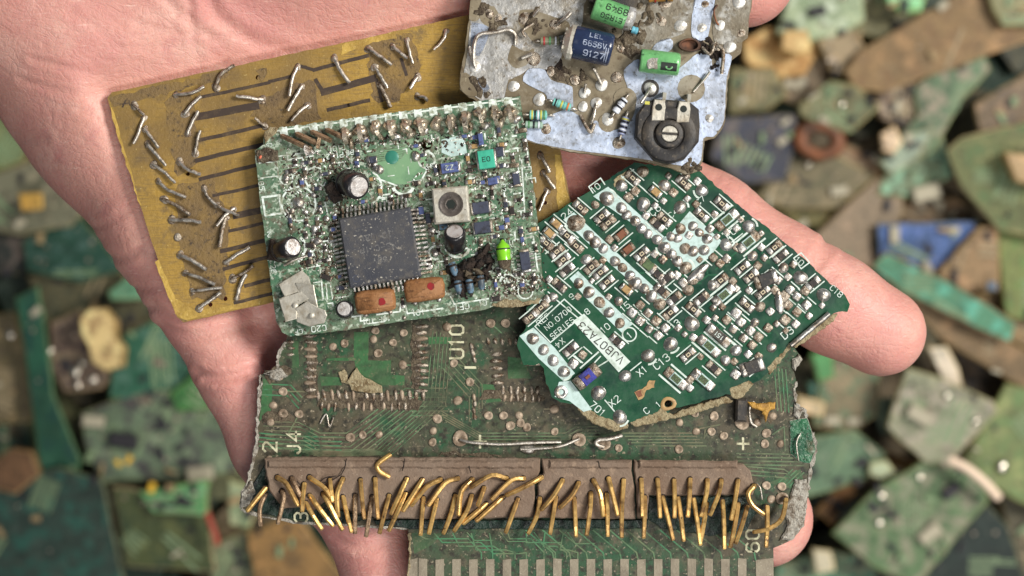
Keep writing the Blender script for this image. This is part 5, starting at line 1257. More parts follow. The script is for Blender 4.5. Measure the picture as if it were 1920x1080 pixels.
# dirt lumps
for (u, v, r, hh) in ((1170, 50, 22, 12), (1200, 42, 20, 10), (1190, 84, 26, 10), (1220, 20, 24, 10), (1056, 138, 20, 8), (1090, 148, 16, 7), (905, 26, 18, 8), (930, 42, 22, 9), (1130, 80, 14, 10), (1160, 72, 20, 14), (1010, 40, 22, 9), (1316, 90, 14, 14), (1338, 96, 16, 12), (1344, 130, 10, 10), (1320, 84, 16, 12), (896, 168, 22, 8), (1300, 312, 16, 8)):
    q = MB(); F = E.fr(u, v, random.uniform(0, 180))
    for j in range(9): q.dome(F, r * random.uniform(.15, .5), hh * random.uniform(.15, .6), 8, 2, 0, .3, random.uniform(-r, r) * .75, random.uniform(-r, r) * .75, 0, 1.3, 1)
    E.part('dirt_crust', q, M['dirt'] if u not in (1316, 1338, 1344, 1320) else M['dark_dirt'])
def can(Bd, u0, v0, u1, v1, r, m, name, seg=24):
    """a capacitor lying on its side, axis from (u0,v0) to (u1,v1)"""
    L_ = math.hypot(u1 - u0, v1 - v0); ang = math.degrees(math.atan2(v1 - v0, u1 - u0))
    F = Bd.fr((u0 + u1) / 2, (v0 + v1) / 2, ang)
    G_ = lambda x, y, z=0: F(z - L_ / 2, x, r + y)      # lathe axis along x
    q = MB(); q.lathe(G_, [(r * .86, 0), (r * .97, 1.5), (r, 4), (r, L_ - 9), (r * .98, L_ - 4), (r * .9, L_ - 1), (r * .8, L_)], seg, 0, True, True, 0)
    q.f.append(list(range(seg))[::-1]); q.mi.append(0); q.sm.append(False)
    return Bd.part(name, q, M[m]), F, L_
def wrap_text(Bd, F, r, s, size, x, phi, m, parent, flip=1):
    q = MB()
    vs, fs = glyphs(s)
    q.add([F(x + flip * a * size, (r + .4 + zo) * math.sin(phi + flip * b * size / r), r + (r + .4 + zo) * math.cos(phi + flip * b * size / r)) for a, b, zo in vs], fs, 0)
    return Bd.part('printed_text', q, M[m], parent)
cb, F, L_ = can(E, 1072, 82, 1146, 99, 31, 'cap_blue', 'capacitor')
wrap_text(E, F, 31, '9127', 16, 6, -.62, 'paper_white', cb); wrap_text(E, F, 31, '6856V', 13, 4, .0, 'paper_white', cb); wrap_text(E, F, 31, 'LEL', 13, 4, .55, 'paper_white', cb)
for x in (26, 30):
    q = MB(); q.add([F(x + d_, 31.3 * math.sin(p), 31 + 31.3 * math.cos(p)) for p in [(-1.0 + .12 * i) for i in range(9)] for d_ in (0, 1.4)], [(2 * i, 2 * i + 1, 2 * i + 3, 2 * i + 2) for i in range(8)])
    E.part('printed_text', q, M['paper_white'], cb)
q = MB(); L2 = L_
Gc = lambda x, y, z=0: F(z - L2 / 2, x, 30 + y)
q.lathe(Gc, [(8, -14), (20, -15), (27, -9), (31.5, -5), (32, 1), (31.2, 5)], 18, 0, False, False, .09)
q.f.append(list(range(18))[::-1]); q.mi.append(0); q.sm.append(False)
E.part('crimped_end', q, M['tin'], cb)
for i in range(5):
    t = MB(); t.prism(lambda x, y, z=0, F=F: F(-L2 / 2 - 13 - z, x, 30 + y), jag([(-24 + i * 9, -20 + i * 3), (-16 + i * 9, -24 + i * 4), (-12 + i * 8, 18), (-20 + i * 9, 22 - i * 2)], 8, 2, i), 0, 4, 1); E.part('crumpled_flap', t, M['tin'], cb)
cg, F, L_ = can(E, 1112, 16, 1176, 38, 23, 'cap_green', 'capacitor')
wrap_text(E, F, 23, '8949', 16, 10, .25, 'ink', cg, -1); wrap_text(E, F, 23, '.E1R5G', 13, 8, -.55, 'ink', cg, -1)
q = MB(); L3 = L_; q.lathe(lambda x, y, z=0: F(L3 / 2 + z, x, 23 + y), [(22.4, -3), (22.8, 2), (21, 9), (12, 13), (1, 14)], 18, 0, True, True, .05); E.part('pale_end', q, M['grey_foil'], cg)
cg, F, L_ = can(E, 1198, 116, 1272, 124, 22, 'cap_green', 'capacitor')
q = MB()
pts = [F(x, 22.5 * math.sin(p), 22 + 22.5 * math.cos(p)) for x in (2, 32) for p in [(-.75 + .1 * i) for i in range(8)]]
q.add(pts, [(i, i + 1, i + 9, i + 8) for i in range(7)]); E.part('printed_band', q, M['ink'], cg)
q = MB(); q.lathe(lambda x, y, z=0: F(17 + x, -9 + y * .7, 43.2 - abs(y) * .2 + z * .2), [(7, 0), (6.6, 1), (4, 1), (3.6, 0)], 14, 0, True, False); E.part('printed_mark', q, M['cap_green'], cg)
q = MB(); q.prism(lambda x, y, z=0: F(-14 + x, -4 + y, 41 + z), jag([(-10, -12), (10, -11), (9, 8), (-3, 10), (-11, 4)], 5, 2, 2), 0, 3, 1); E.part('torn_sleeve', q, M['grey_foil'], cg)
q = MB(); q.lathe(lambda x, y, z=0: F(-L_ / 2 + 1 - z, x, 22 + y), [(20, 0), (20, 1), (16, 1.5), (1, .5)], 18, 0, True, True); E.part('rubber_end', q, M['black_plastic'], cg)
# banded resistors
def axial(Bd, u0, v0, u1, v1, r, base, bands, lead=12):
    L_ = math.hypot(u1 - u0, v1 - v0); ang = math.degrees(math.atan2(v1 - v0, u1 - u0))
    F = Bd.fr((u0 + u1) / 2, (v0 + v1) / 2, ang)
    q = MB(); q.lathe(lambda x, y, z=0: F(z - L_ / 2, x, r + 2 + y), [(r * .3, 0), (r * .95, 1.5), (r, 4), (r * .88, 7), (r * .88, L_ - 7), (r, L_ - 4), (r * .95, L_ - 1.5), (r * .3, L_)], 14, 0, True, True)
    b = Bd.part('resistor', q, base)
    for i, c in enumerate(bands):
        x = -L_ / 2 + 3 + (L_ - 6) * (i + .5) / len(bands)
        q = MB(); q.lathe(lambda x_, y, z=0: F(x - 1.6 + z, x_, r + 2 + y), [(r * 1.03, 0), (r * 1.03, 3.2)], 14, 0, True, False); Bd.part('colour_band', q, c, b)
    for s in (-1, 1):
        q = MB(); q.tube(F, smooth_path([(s * L_ / 2, 0, r + 2), (s * (L_ / 2 + lead * .6), 0, r + 2), (s * (L_ / 2 + lead), 0, 1)], 4), 2.4, 8); Bd.part('lead', q, M['lead_wire'], b)
    return b
cm = lambda n, c: mat(n, srgb(*c), .4, 0, [(1500, srgb(*[x * .6 for x in c]), .58, .74)])
bt, bw_, bb, by, bo, bg_ = cm('turquoise_paint', (120, 190, 180)), cm('white_paint', (216, 220, 228)), cm('black_paint', (34, 34, 40)), cm('yellow_paint', (196, 190, 90)), cm('orange_paint', (206, 120, 62)), cm('green_paint', (90, 140, 96))
axial(E, 1036, 191, 1070, 203, 7.5, bt, [bb, bt, by, bt, bo])
axial(E, 992, 216, 1026, 217, 9, bt, [by, bb, bw_, by, bg_])
axial(E, 984, 234, 1018, 236, 7, cm('pale_teal_paint', (150, 176, 160)), [bg_, bb, bw_], 6)
axial(E, 1152, 212, 1172, 186, 7.5, bw_, [bw_, bb, bw_, bb])
axial(E, 1174, 220, 1164, 254, 7.5, cm('blue_grey_paint', (150, 158, 190)), [by, bb, bw_, bb, bw_, bb])
axial(E, 1012, 78, 1050, 78, 8, cm('khaki_paint', (120, 120, 96)), [cm('red_paint', (170, 60, 60)), bg_, bw_])
axial(E, 1214, -2, 1262, -4, 9, cm('ochre_paint', (150, 110, 50)), [cm('red_stripe_paint', (150, 46, 38)), bb], 8)
axial(E, 1183, 56, 1196, 60, 7, cm('light_blue_paint', (100, 170, 190)), [], 5)
q = MB(); q.box(E.fr(1150, 2, 18), -44, 44, -18, 14, 8, 34, 5); E.part('transistor', q, M['black_plastic'])
q = MB(); q.lathe(E.fr(1292, 86, 0), [(18, 2), (19, 10), (17, 15), (14, 15), (13, 6), (1, 5)], 18, 0, True, True, .05, sx=1.1, sy=.72); E.part('copper_ring', q, M['copper'])
# wires
for pts, r, m in (([(892, 128, 2), (888, 112, 8), (890, 84, 11), (900, 66, 12), (930, 62, 11), (952, 57, 11), (966, 66, 8), (966, 84, 2)], 3.6, 'lead_wire'), ([(893, 128, 2), (884, 108, 7), (880, 88, 5)], 2.6, 'lead_wire'), ([(1000, 32, 10), (1010, 20, 18)], 3, 'lead_wire'), ([(1045, 46, 6), (1060, 36, 15), (1070, 26, 18)], 4, 'lead_wire'),
                  ([(978, 110, 5), (998, 102, 9)], 4, 'lead_wire'), ([(1345, 10, 3), (1338, 22, 7), (1342, 40, 6), (1348, 48, 2)], 1.8, 'copper'), ([(1128, 159, 4), (1118, 140, 14), (1112, 130, 20)], 3, 'lead_wire'), ([(1096, 174, 4), (1098, 158, 10)], 2.6, 'lead_wire'), ([(1118, 195, 4), (1112, 222, 10), (1108, 232, 6)], 3.2, 'lead_wire'),
                  ([(1088, 216, 4), (1100, 240, 9), (1108, 248, 6), (1114, 232, 8)], 3.6, 'solder_dull'), ([(1219, 166, 5), (1208, 184, 22), (1200, 196, 26)], 3, 'lead_wire'), ([(1334, 84, 6), (1354, 96, 14), (1352, 140, 10)], 3.6, 'solder_dull'), ([(1300, 172, 3), (1318, 152, 8), (1330, 136, 12)], 2.6, 'lead_wire'), ([(1316, 90, 8), (1330, 104, 15), (1338, 86, 10)], 3, 'solder_dull'), ([(1000, 45, 6), (980, 60, 12), (985, 70, 8)], 2.4, 'solder_dull')):
    q = MB(); q.tube(E.T, smooth_path(pts, 5), r, 8); E.part('wire', q, M[m])
# black trimmer with silver slot
F = E.fr(1250, 247, 4)
q = MB()
oct_ = [(-60, -18), (-60, 26), (-48, 46), (-30, 56), (34, 56), (54, 42), (58, 12), (58, -18), (34, -52), (6, -62), (-22, -56)]
q.prism(F, oct_, 1, 40, 4)
tb_ = E.part('trimmer', q, M['black_plastic'])
q = MB(); q.lathe(F, [(50, 40), (50, 43), (47, 45), (30, 45), (28.5, 43.5)], 30, 0, True, False, 0, 2, -8); E.part('rim', q, M['black_plastic'], tb_)
q = MB(); q.lathe(F, [(26, 40), (26, 49), (24, 51), (17, 51), (16, 48), (1, 48)], 26, 0, True, True, 0, 2, -8); E.part('rotor', q, M['black_plastic'], tb_)
for s in (-1, 1):
    q = MB(); pl = [(2 + 14.5 * math.cos(a), -8 + s * 2.2 + 12.5 * math.sin(a) * s) for a in [math.pi * i / 10 for i in range(11)]]
    q.prism(F, pl, 47, 52, 1.2); E.part('screw_head', q, M['tin'], tb_)
for x0 in (-20, 26):
    q = MB(); q.prism(F, [(x0 - 13, 14), (x0 + 11, 16), (x0 + 12, 40), (x0 + 9, 54), (x0 - 10, 54), (x0 - 13, 38)], 41, 46, 1.5); tt = E.part('terminal', q, M['tin'], tb_)
    q = MB(); q.prism(F, circ(x0 - 1, 40, 6.5, 12), 46.1, 46.6); E.part('terminal_hole', q, M['ink'], tt)
    q = MB(); q.tube(F, [(x0 + 8, 54, 44), (x0 + 9, 66, 36), (x0 + 9, 70, 4)], 4.5, square=True); E.part('terminal_leg', q, M['tin'], tt)
q = MB(); q.box(F, -47, -38, 44, 50, 40, 41, .3); E.part('paint_dot', q, by, tb_)

# ------------------------------------------------------------------ light green board with the square chip
M['pcb_sea'] = mat('sea_green_board', srgb(70, 108, 82), 0.42, 0, [(90, srgb(116, 130, 108), .40, .60), (300, srgb(46, 88, 66), .54, .68), (700, srgb(104, 96, 80), .50, .64), (1300, srgb(176, 188, 170), .52, .62), (2200, srgb(66, 54, 42), .56, .68)], [(1400, .5, .0003)], rough_noise=(600, .3, .55))
M['pad_copper_green'] = mat('pale_copper_field', srgb(122, 158, 120), 0.42, 0, [(300, srgb(100, 136, 104), .48, .65), (1600, srgb(150, 172, 140), .6, .74)], coat=.2)
M['ceramic'] = mat('orange_ceramic', srgb(150, 106, 68), 0.62, 0, [(250, srgb(138, 92, 54), .42, .60), (800, srgb(104, 70, 44), .52, .68, (1, 3, 1, .13)), (2200, srgb(196, 150, 104), .62, .74)], [(900, .6, .0004)])
M['red_paint_dot'] = mat('red_paint_dot', srgb(142, 36, 40), .45, 0, [(900, srgb(110, 50, 44), .5, .66)])
M['can_top'] = mat('can_top', srgb(210, 204, 200), 0.42, .5, [(700, srgb(150, 138, 128), .5, .66), (2600, srgb(104, 92, 82), .64, .74)], [(900, .5, .0004)])
M['can_black'] = mat('can_sleeve', srgb(34, 32, 34), 0.3, 0, [(600, srgb(66, 58, 52), .56, .7), (2600, srgb(120, 110, 100), .7, .78)], [(900, .3, .0003)], coat=.3)
M['blue_chip'] = mat('slate_blue_chip', srgb(84, 96, 142), .45, 0, [(1200, srgb(56, 60, 84), .5, .66), (3000, srgb(170, 176, 200), .68, .76)])
M['teal_chip'] = mat('teal_chip', srgb(70, 176, 146), .42, 0, [(500, srgb(52, 150, 124), .5, .68)])
M['slate_chip'] = mat('slate_chip', srgb(62, 66, 82), .5, 0, [(900, srgb(44, 44, 52), .5, .66), (3000, srgb(120, 116, 118), .66, .75)], [(2000, .3, .0002)])
M['lime'] = mat('lime_glass', srgb(128, 200, 40), .25, 0, [(500, srgb(96, 168, 34), .5, .66)], coat=.5)
M['tube_blue'] = mat('pale_blue_tube', srgb(94, 124, 146), .45, 0, [(500, srgb(66, 76, 84), .44, .62), (1500, srgb(70, 58, 46), .54, .68)])
C = Board('circuit_board', 750, 405, 0.0045, 0.062, -0.012)
tag(C.root, 'light green corroded board with a square black chip, topmost in the hand', 'circuit board')
outC = [(503, 243), (640, 224), (975, 180), (979, 212), (986, 250), (998, 330), (1008, 420), (1017, 520), (1020, 552), (1008, 566), (990, 572), (972, 568), (958, 574), (936, 568), (920, 576), (900, 583), (770, 600), (640, 620), (545, 631), (530, 624), (518, 602), (512, 560), (506, 520), (499, 470), (496, 430), (490, 400), (484, 345), (480, 306), (478, 282), (494, 272), (494, 252)]
mb = MB(); mb.holed(C.T, jag(outC, 8, 1.0, 17), [circ(800, 270, 11, 14), circ(735, 295, 3, 8)], -18, 0, 0, 1)
C.part('board', mb, [M['pcb_sea'], M['trace_olive']])
AC = -7.6
e1 = (math.cos(math.radians(AC)), math.sin(math.radians(AC))); e2 = (-e1[1], e1[0])      # along, down
def cp(s, t): return (505 + e1[0] * s + e2[0] * t, 243 + e1[1] * s + e2[1] * t)         # board coordinates: along the top edge, down
q = MB(); q.flat(C.T, [(706, 296), (726, 278), (776, 276), (800, 288), (798, 330), (770, 346), (722, 344), (700, 330)], .4); C.part('copper_field', q, M['pad_copper_green'])
q = MB(); q.flat(C.T, [(828, 262), (870, 252), (876, 288), (846, 294), (828, 286)], .5); C.part('copper_field', q, M['silk_pale'])
q = MB(); q.lathe(C.fr(735, 295), [(13, .5), (12.6, .9), (3, .9)], 18, 0, True, True); C.part('test_point', q, mat('blue_green_paint', srgb(54, 122, 104), .35))
for r_ in ((560, 380, 33), (590, 360, 12), (560, 322, 17)):
    pass
M['trace_sea'] = mat('sea_green_track', srgb(132, 158, 128), .45, 0, [(300, srgb(96, 120, 92), .45, .62), (1200, srgb(70, 70, 54), .52, .68)])
tr = MB(); rt = random.Random(9)
for i in range(170):
    s_, t_ = rt.uniform(12, 470), rt.uniform(48, 360)
    pts = [(s_, t_)]
    for k in range(rt.choice([2, 3, 3])):
        dx, dy = rt.choice([(1, 0), (0, 1), (-1, 0), (0, -1), (.7, .7), (-.7, .7)]); l_ = rt.uniform(8, 34)
        pts.append((min(474, max(8, pts[-1][0] + dx * l_)), min(366, max(44, pts[-1][1] + dy * l_))))
    tr.strip(C.T, [cp(*p) for p in pts], rt.choice([1.8, 2.4, 3.4]), .25)
for i in range(7): tr.strip(C.T, [cp(170 + i * 4, 62 + i * 4), cp(250 - i * 2, 62 + i * 4), cp(274 - i * 2, 40 + i * 3)], 2, .4)
C.part('copper_track', tr, M['trace_sea'])
# white print of the sea green board
sk = MB()
def L2_(pts, w=2.6): sk.strip(C.T, pts, w, .8)
for i in range(16):
    s = 26 + i * 28.3
    p = cp(s, 6)
    if i < 16:
        q = MB(); q.prism(C.fr(p[0], p[1], AC), jag([(-7.5, -8), (7.5, -8), (7.5, 7), (-7.5, 7)], 4, 1.2, i), .5, 1.0); C.part('contact_mark', q, M['silk'])
L2_([cp(4, 4), cp(470, 4)], 3)
L2_([cp(8, 52), cp(90, 52)], 2.5)
L2_([(538, 286), (540, 300), (588, 292)], 3); L2_([(568, 296), (570, 312)]); L2_([(486, 306), (520, 302), (522, 330), (488, 334)], 2.4); L2_([(492, 370), (524, 366), (528, 400), (498, 404), (492, 370)], 4)
L2_([(575, 502), (600, 498), (606, 560)], 3); L2_([(620, 536), (624, 560), (648, 556)], 3)
L2_([(880, 230), (884, 256), (846, 264)], 3); L2_([(764, 342), (790, 338), (800, 320)], 3); L2_([(978, 300), (984, 400)], 2.6); L2_([(960, 190), (972, 240)], 2.5); L2_([(955, 280), (988, 276), (992, 310)], 2.5)
L2_([(964, 450), (1000, 444), (1008, 506), (958, 514)], 3); L2_([(985, 440), (1005, 436)], 2.4)
L2_([(845, 556), (852, 570), (916, 560)], 3); L2_([(660, 594), (676, 592), (676, 602), (690, 600)], 3); L2_([(706, 590), (750, 584), (752, 570)], 3); L2_([(760, 572), (764, 588), (830, 578)], 3); L2_([(690, 607), (720, 603), (722, 592)], 2.6)
L2_([(940, 200), (966, 196)], 2.4); L2_([(700, 332), (744, 348)], 3)
for (u, v, r, a0, a1, w) in ((560, 382, 32, 0, 360, 3.5), (537, 334, 12, 0, 360, 3), (592, 334, 20, 20, 300, 3), (800, 300, 15, 0, 360, 4), (816, 474, 12, 60, 300, 4), (858, 458, 24, 20, 160, 5), (968, 548, 11, 180, 360, 3), (985, 546, 14, 0, 300, 2.6), (682, 352, 34, -60, 60, 4), (756, 345, 20, 20, 160, 6), (545, 466, 28, -50, 60, 5), (952, 528, 14, 180, 330, 3)):
    sk.arc(C.T, u, v, r, a0, a1, w, .9)
for i in range(150):
    s_, t_ = rt.uniform(12, 470), rt.uniform(50, 360); l_ = rt.uniform(5, 16)
    dx, dy = rt.choice([(1, 0), (0, 1)])
    if rt.random() < .3: sk.strip(C.T, [cp(s_, t_), cp(s_ + l_, t_), cp(s_ + l_, t_ + l_ * .7)], rt.uniform(1.6, 3), .8)
    else: sk.strip(C.T, [cp(s_, t_), cp(s_ + dx * l_, t_ + dy * l_)], rt.uniform(1.6, 3.6), .8)
C.part('white_lines', sk, M['silk'])
def txtC(s, u, v, size, flip=True, vert=False):
    q = MB(); q.text(C.fr(u, v, AC + (180 if flip else 0) + (90 if vert else 0), 1.0), s, size * .86, 0); C.part('printed_text', q, M['silk'])
txtC('P101', 632, 278, 15); txtC('P102', 628, 292, 15); txtC('B6', 656, 286, 14); txtC('B7', 806, 312, 16); txtC('C20', 598, 616, 17); txtC('101', 690, 602, 15); txtC('101', 784, 586, 16); txtC('CF1', 866, 575, 18); txtC('TF', 824, 500, 16); txtC('R105', 958, 524, 18); txtC('J1', 960, 455, 14)
txtC('CF', 560, 622, 14); txtC('105', 490, 345, 15, False, True); txtC('C26', 512, 500, 15, False, True); txtC('2', 505, 440, 16); txtC('C1', 905, 568, 16); txtC('10F', 720, 598, 14); txtC('R', 1012, 520, 16); txtC('U1', 1009, 482, 13, False, True); txtC('S7', 948, 330, 14); txtC('R', 902, 336, 14); txtC('C2', 944, 352, 13, False, True); txtC('C', 582, 330, 12); txtC('C9', 505, 272, 10)

M['bronze_solder'] = mat('bronze_solder', srgb(204, 192, 172), .36, .75, [(420, srgb(142, 122, 98), .48, .66), (1200, srgb(80, 64, 50), .56, .70)], [(1800, .6, .0003)], rough_noise=(1500, .22, .5))
# cut and bent connector stubs along the top edge
for i in range(16):
    s = 28 + i * 28.3
    if i < 4:
        p = cp(s - 4, 16); a = [cp(s - 4 + k * 17, 16 + k * 11) for k in range(4)]
        path = [(a[0][0], a[0][1], 0), (a[0][0], a[0][1], 8)] + [(x, y, 12 + random.uniform(-2, 4)) for x, y in a[1:3 if i else 4]]
        q = MB(); q.tube(C.T, smooth_path(path, 3), 5.0, square=True); C.part('pin_stub', q, M['brown_pin'])
        if i == 1:
            q = MB(); q.tube(C.T, smooth_path([(578, 290, 8), (575, 275, 16), (590, 288, 8)], 3), 5, square=True); C.part('pin_stub', q, M['solder'])
        if i == 3:
            q = MB(); q.tube(C.T, [(602, 252, 10), (598, 280, 14)], 4.5, square=True); C.part('pin_stub', q, M['brown_pin'])
    else:
        p = cp(s, 26 + random.uniform(-5, 5))
        q = MB(); F = C.fr(p[0], p[1], random.uniform(-70, 70))
        q.dome(F, 12.5, 13, 10, 4, 0, .22); q.dome(F, 8, 18, 8, 3, 0, .3, 6, 3)
        C.part('solder_joint', q, M['bronze_solder'])
        if i == 10: continue
        dx, dy = random.uniform(8, 20), random.uniform(10, 26)
        q = MB(); q.tube(C.T, smooth_path([(p[0] - 3, p[1] - 10, 3), (p[0], p[1], 17), (p[0] + dx * .5 - 4, p[1] + dy * .6, 21), (p[0] + dx - 8, p[1] + dy, 11)], 4), random.uniform(4.8, 6.5), square=True)
        C.part('pin_stub', q, M['bronze_solder'])
        p2 = cp(s + 8, 44 + random.uniform(-4, 4))
        q = MB(); F = C.fr(p2[0], p2[1], random.uniform(0, 180)); q.dome(F, random.uniform(5, 9), random.uniform(6, 10), 9, 3, 0, .25, sx=1.4); C.part('solder_joint', q, M['solder'] if i % 2 else M['bronze_solder'])
# the square chip with its pins
AQ = -9.4
Fq = C.fr(715, 465, AQ)
q = MB(); q.box(Fq, -68, 68, -66, 66, 4, 25, 3); qf = C.part('chip', q, M['chip_black'])
for s, tx, sz in ((0, 'MS-0718', 15), (24, '10-031', 15), (-26, '60V', 14)):
    t = MB(); t.text(lambda x, y, z=0: Fq(-x - 3, -y + s * .9, 25.15), tx, sz, 0); C.part('printed_text', t, M['faint'] if 'faint' in M else M.setdefault('faint', mat('faint_print', srgb(112, 110, 108), .7, 0, [(900, srgb(62, 62, 68), .44, .6)])), qf)
t = MB(); t.lathe(Fq, [(7, 25.1), (6, 25.2), (5, 24.6), (.2, 24.4)], 14, 0, True, True, 0, -52, -50); C.part('index_mark', t, M['slate_chip'], qf)
for side in range(4):
    for i in range(16):
        x = -60 + i * 8
        def Tp(a, b, z, side=side):
            return [Fq(a, b, z), Fq(b, -a, z), Fq(-a, -b, z), Fq(-b, a, z)][side]
        y0 = 66 if side % 2 == 0 else 68
        t = MB(); t.tube(Tp, [(x, y0 - 2, 15), (x, y0 + 6, 14.5), (x + random.uniform(-1, 1), y0 + 10, 4), (x + random.uniform(-1, 1), y0 + 20, 2.2)], 2.5, square=True)
        C.part('pin', t, M['solder'] if (i + side) % 4 else M['solder_dull'], qf)
# metal coil can
Fk = C.fr(848, 386, -5)
q = MB(); q.box(Fk, -33, 33, -33, 33, 0, 34, 3); kc = C.part('coil_can', q, M['tin'])
q = MB(); q.lathe(Fk, [(23, 34), (23, 35.2), (20, 35.2), (19, 34.3), (12, 34.3), (11, 35), (10, 34.4), (1, 34.3)], 24, 0, True, True, 0, 1, 1); C.part('adjuster', q, mat('grey_ferrite', srgb(92, 84, 78), .5, .3, [(900, srgb(60, 54, 52), .5, .66)], [(1200, .4, .0003)]), kc)
q = MB(); q.prism(Fk, circ(1, 1, 9, 6), 34.5, 35.4); C.part('adjuster_core', q, M['ink'], kc)
# upright capacitors, leaning
def upright(u, v, ang, r, hgt, lean, body='can_black'):
    F = C.fr(u, v, ang)
    ca, sa = math.cos(lean), math.sin(lean)
    T = lambda x, y, z=0: F(x * ca + sa * z, y, z * ca - x * sa + r * sa)
    q = MB(); q.lathe(T, [(r, 1), (r * 1.02, 3), (r, 6), (r * .97, 7), (r, 8), (r, hgt - 4), (r * .9, hgt), (r * .74, hgt + .6)], 22, 0, True, True); b = C.part('capacitor', q, M[body])
    q = MB(); q.lathe(T, [(r * .76, hgt), (r * .73, hgt + 1.4), (r * .2, hgt + 1.6)], 20, 0, True, True, .02); C.part('can_top', q, M['can_top'], b)
    return b
upright(652, 342, 22, 25, 46, .72); upright(527, 470, -10, 21, 44, .78); upright(855, 462, -86, 20, 44, .62); upright(648, 582, -80, 17, 20, .15)
q = MB(); q.box(C.fr(628, 362, -30), -10, 10, -18, 18, 2, 30, 4); C.part('burnt_lump', q, M['dark_dirt'])
# orange ceramic resonators
for (u, v) in ((705, 565), (797, 543)):
    F = C.fr(u, v, AC)
    pl = smooth_path([(-37, -14), (-30, -21), (0, -22), (30, -20), (37, -12), (37, 12), (30, 20), (0, 22), (-30, 21), (-37, 12), (-37, -14)], 3)[:-1]
    q = MB(); q.prism(F, jag(pl, 6, .7, u), 2, 22, 6, 0, None, True, True); b = C.part('ceramic_resonator', q, M['ceramic'])
    q = MB(); q.prism(F, circ(14, -3 if u < 750 else 4, 7, 12, .15), 21.9, 22.6); C.part('paint_dot', q, M['red_paint_dot'], b)
    for x in (-22, 24):
        q = MB(); q.dome(F, 5, 4, 10, 3, 0, .1, x, -22 if u > 750 else -23); C.part('solder_joint', q, M['solder'], b)
# crumpled silver contact tabs
for i, (poly, z0, tx, ty) in enumerate(((([(524, 533), (566, 506), (580, 520), (596, 566), (584, 572), (560, 548), (536, 556)]), 10, .002, .1), ([(556, 530), (592, 534), (600, 578), (584, 580), (566, 556)], 16, .1, 0), ([(526, 560), (574, 544), (584, 560), (560, 574), (562, 598), (542, 604)], 22, 0, .12), ([(560, 578), (580, 566), (616, 582), (618, 592), (612, 606), (584, 612), (560, 604)], 28, .06, -.1))):
    q = MB()
    cu = sum(p[0] for p in poly) / len(poly); cv = sum(p[1] for p in poly) / len(poly)
    q.prism(lambda u, v, z=0: C.at(u, v, z0 + z + (u - cu) * (tx * 3) + (v - cv) * ty * 3), jag(poly, 12, .6, i), 0, 4, 1.2)
    b = C.part('contact_tab', q, M['tin'])
    if i > 1:
        q = MB(); q.lathe(C.fr(cu, cv), [(6, z0 + 4), (5, z0 + 6.5), (1, z0 + 7.5)], 12, 0, True, True); C.part('dimple', q, M['tin'], b)
q = MB(); q.tube(C.T, smooth_path([(536, 498, 20), (556, 488, 24), (580, 480, 22)], 4), 2.6, 8); C.part('wire', q, M['lead_wire'])
q = MB(); q.box(C.fr(520, 470, 10), -14, 14, -20, 20, 2, 26, 5); C.part('burnt_lump', q, M['dark_dirt'])
# small chips
for (u, v, a, l, w, hh, m, nm) in ((844, 315, -8, 32, 19, 12, 'blue_chip', 'chip'), (913, 300, -8, 30, 34, 20, 'teal_chip', 'chip'), (937, 285, -8, 14, 18, 8, 'slate_chip', 'chip'), (924, 340, -8, 18, 13, 9, 'blue_chip', 'chip'), (968, 336, 82, 22, 13, 8, 'slate_chip', 'chip'), (902, 390, -8, 30, 22, 12, 'slate_chip', 'chip'), (905, 427, -8, 30, 22, 12, 'slate_chip', 'chip'), (985, 489, 82, 34, 18, 10, 'slate_chip', 'chip'), (803, 410, 82, 18, 9, 7, 'slate_chip', 'chip'), (790, 395, 82, 14, 10, 6, 'blue_chip', 'chip'), (902, 262, 82, 22, 9, 12, 'blue_chip', 'chip'), (832, 424, -8, 16, 14, 7, 'tube_blue', 'chip'), (880, 320, -8, 10, 8, 5, 'res_body', 'resistor'), (684, 262, -8, 14, 10, 6, 'blue_chip', 'chip'), (700, 300, -8, 12, 12, 8, 'slate_chip', 'chip'), (612, 520, 20, 18, 10, 6, 'res_body', 'resistor'), (780, 410, 82, 10, 8, 5, 'res_body', 'resistor'), (930, 560, -8, 14, 9, 5, 'res_body', 'resistor'), (960, 395, 82, 14, 9, 5, 'res_body', 'resistor'), (582, 460, 0, 14, 9, 5, 'res_body', 'resistor')):
    b, F = chip_part(C, u, v, a, l, w, hh, m, nm, 'solder', .14)
    if (u, v) == (913, 300):
        t = MB(); t.text(lambda x, y, z=0: F(x, y, hh + .2), 'EO', 12, 0); C.part('printed_text', t, M['ink'], b)
    if (u, v) == (844, 315):
        t = MB(); t.text(lambda x, y, z=0: F(-x, -y, hh + .2), 'Z2', 12, 0); C.part('printed_text', t, M['silk'], b)
    if (u, v) == (985, 489):
        for k in range(4):
            for s in (-1, 1):
                t = MB(); t.box(F, -13 + k * 8, -9 + k * 8, s * 13 - 4, s * 13 + 4, 0, 4, .8); C.part('pin', t, M['solder'], b)
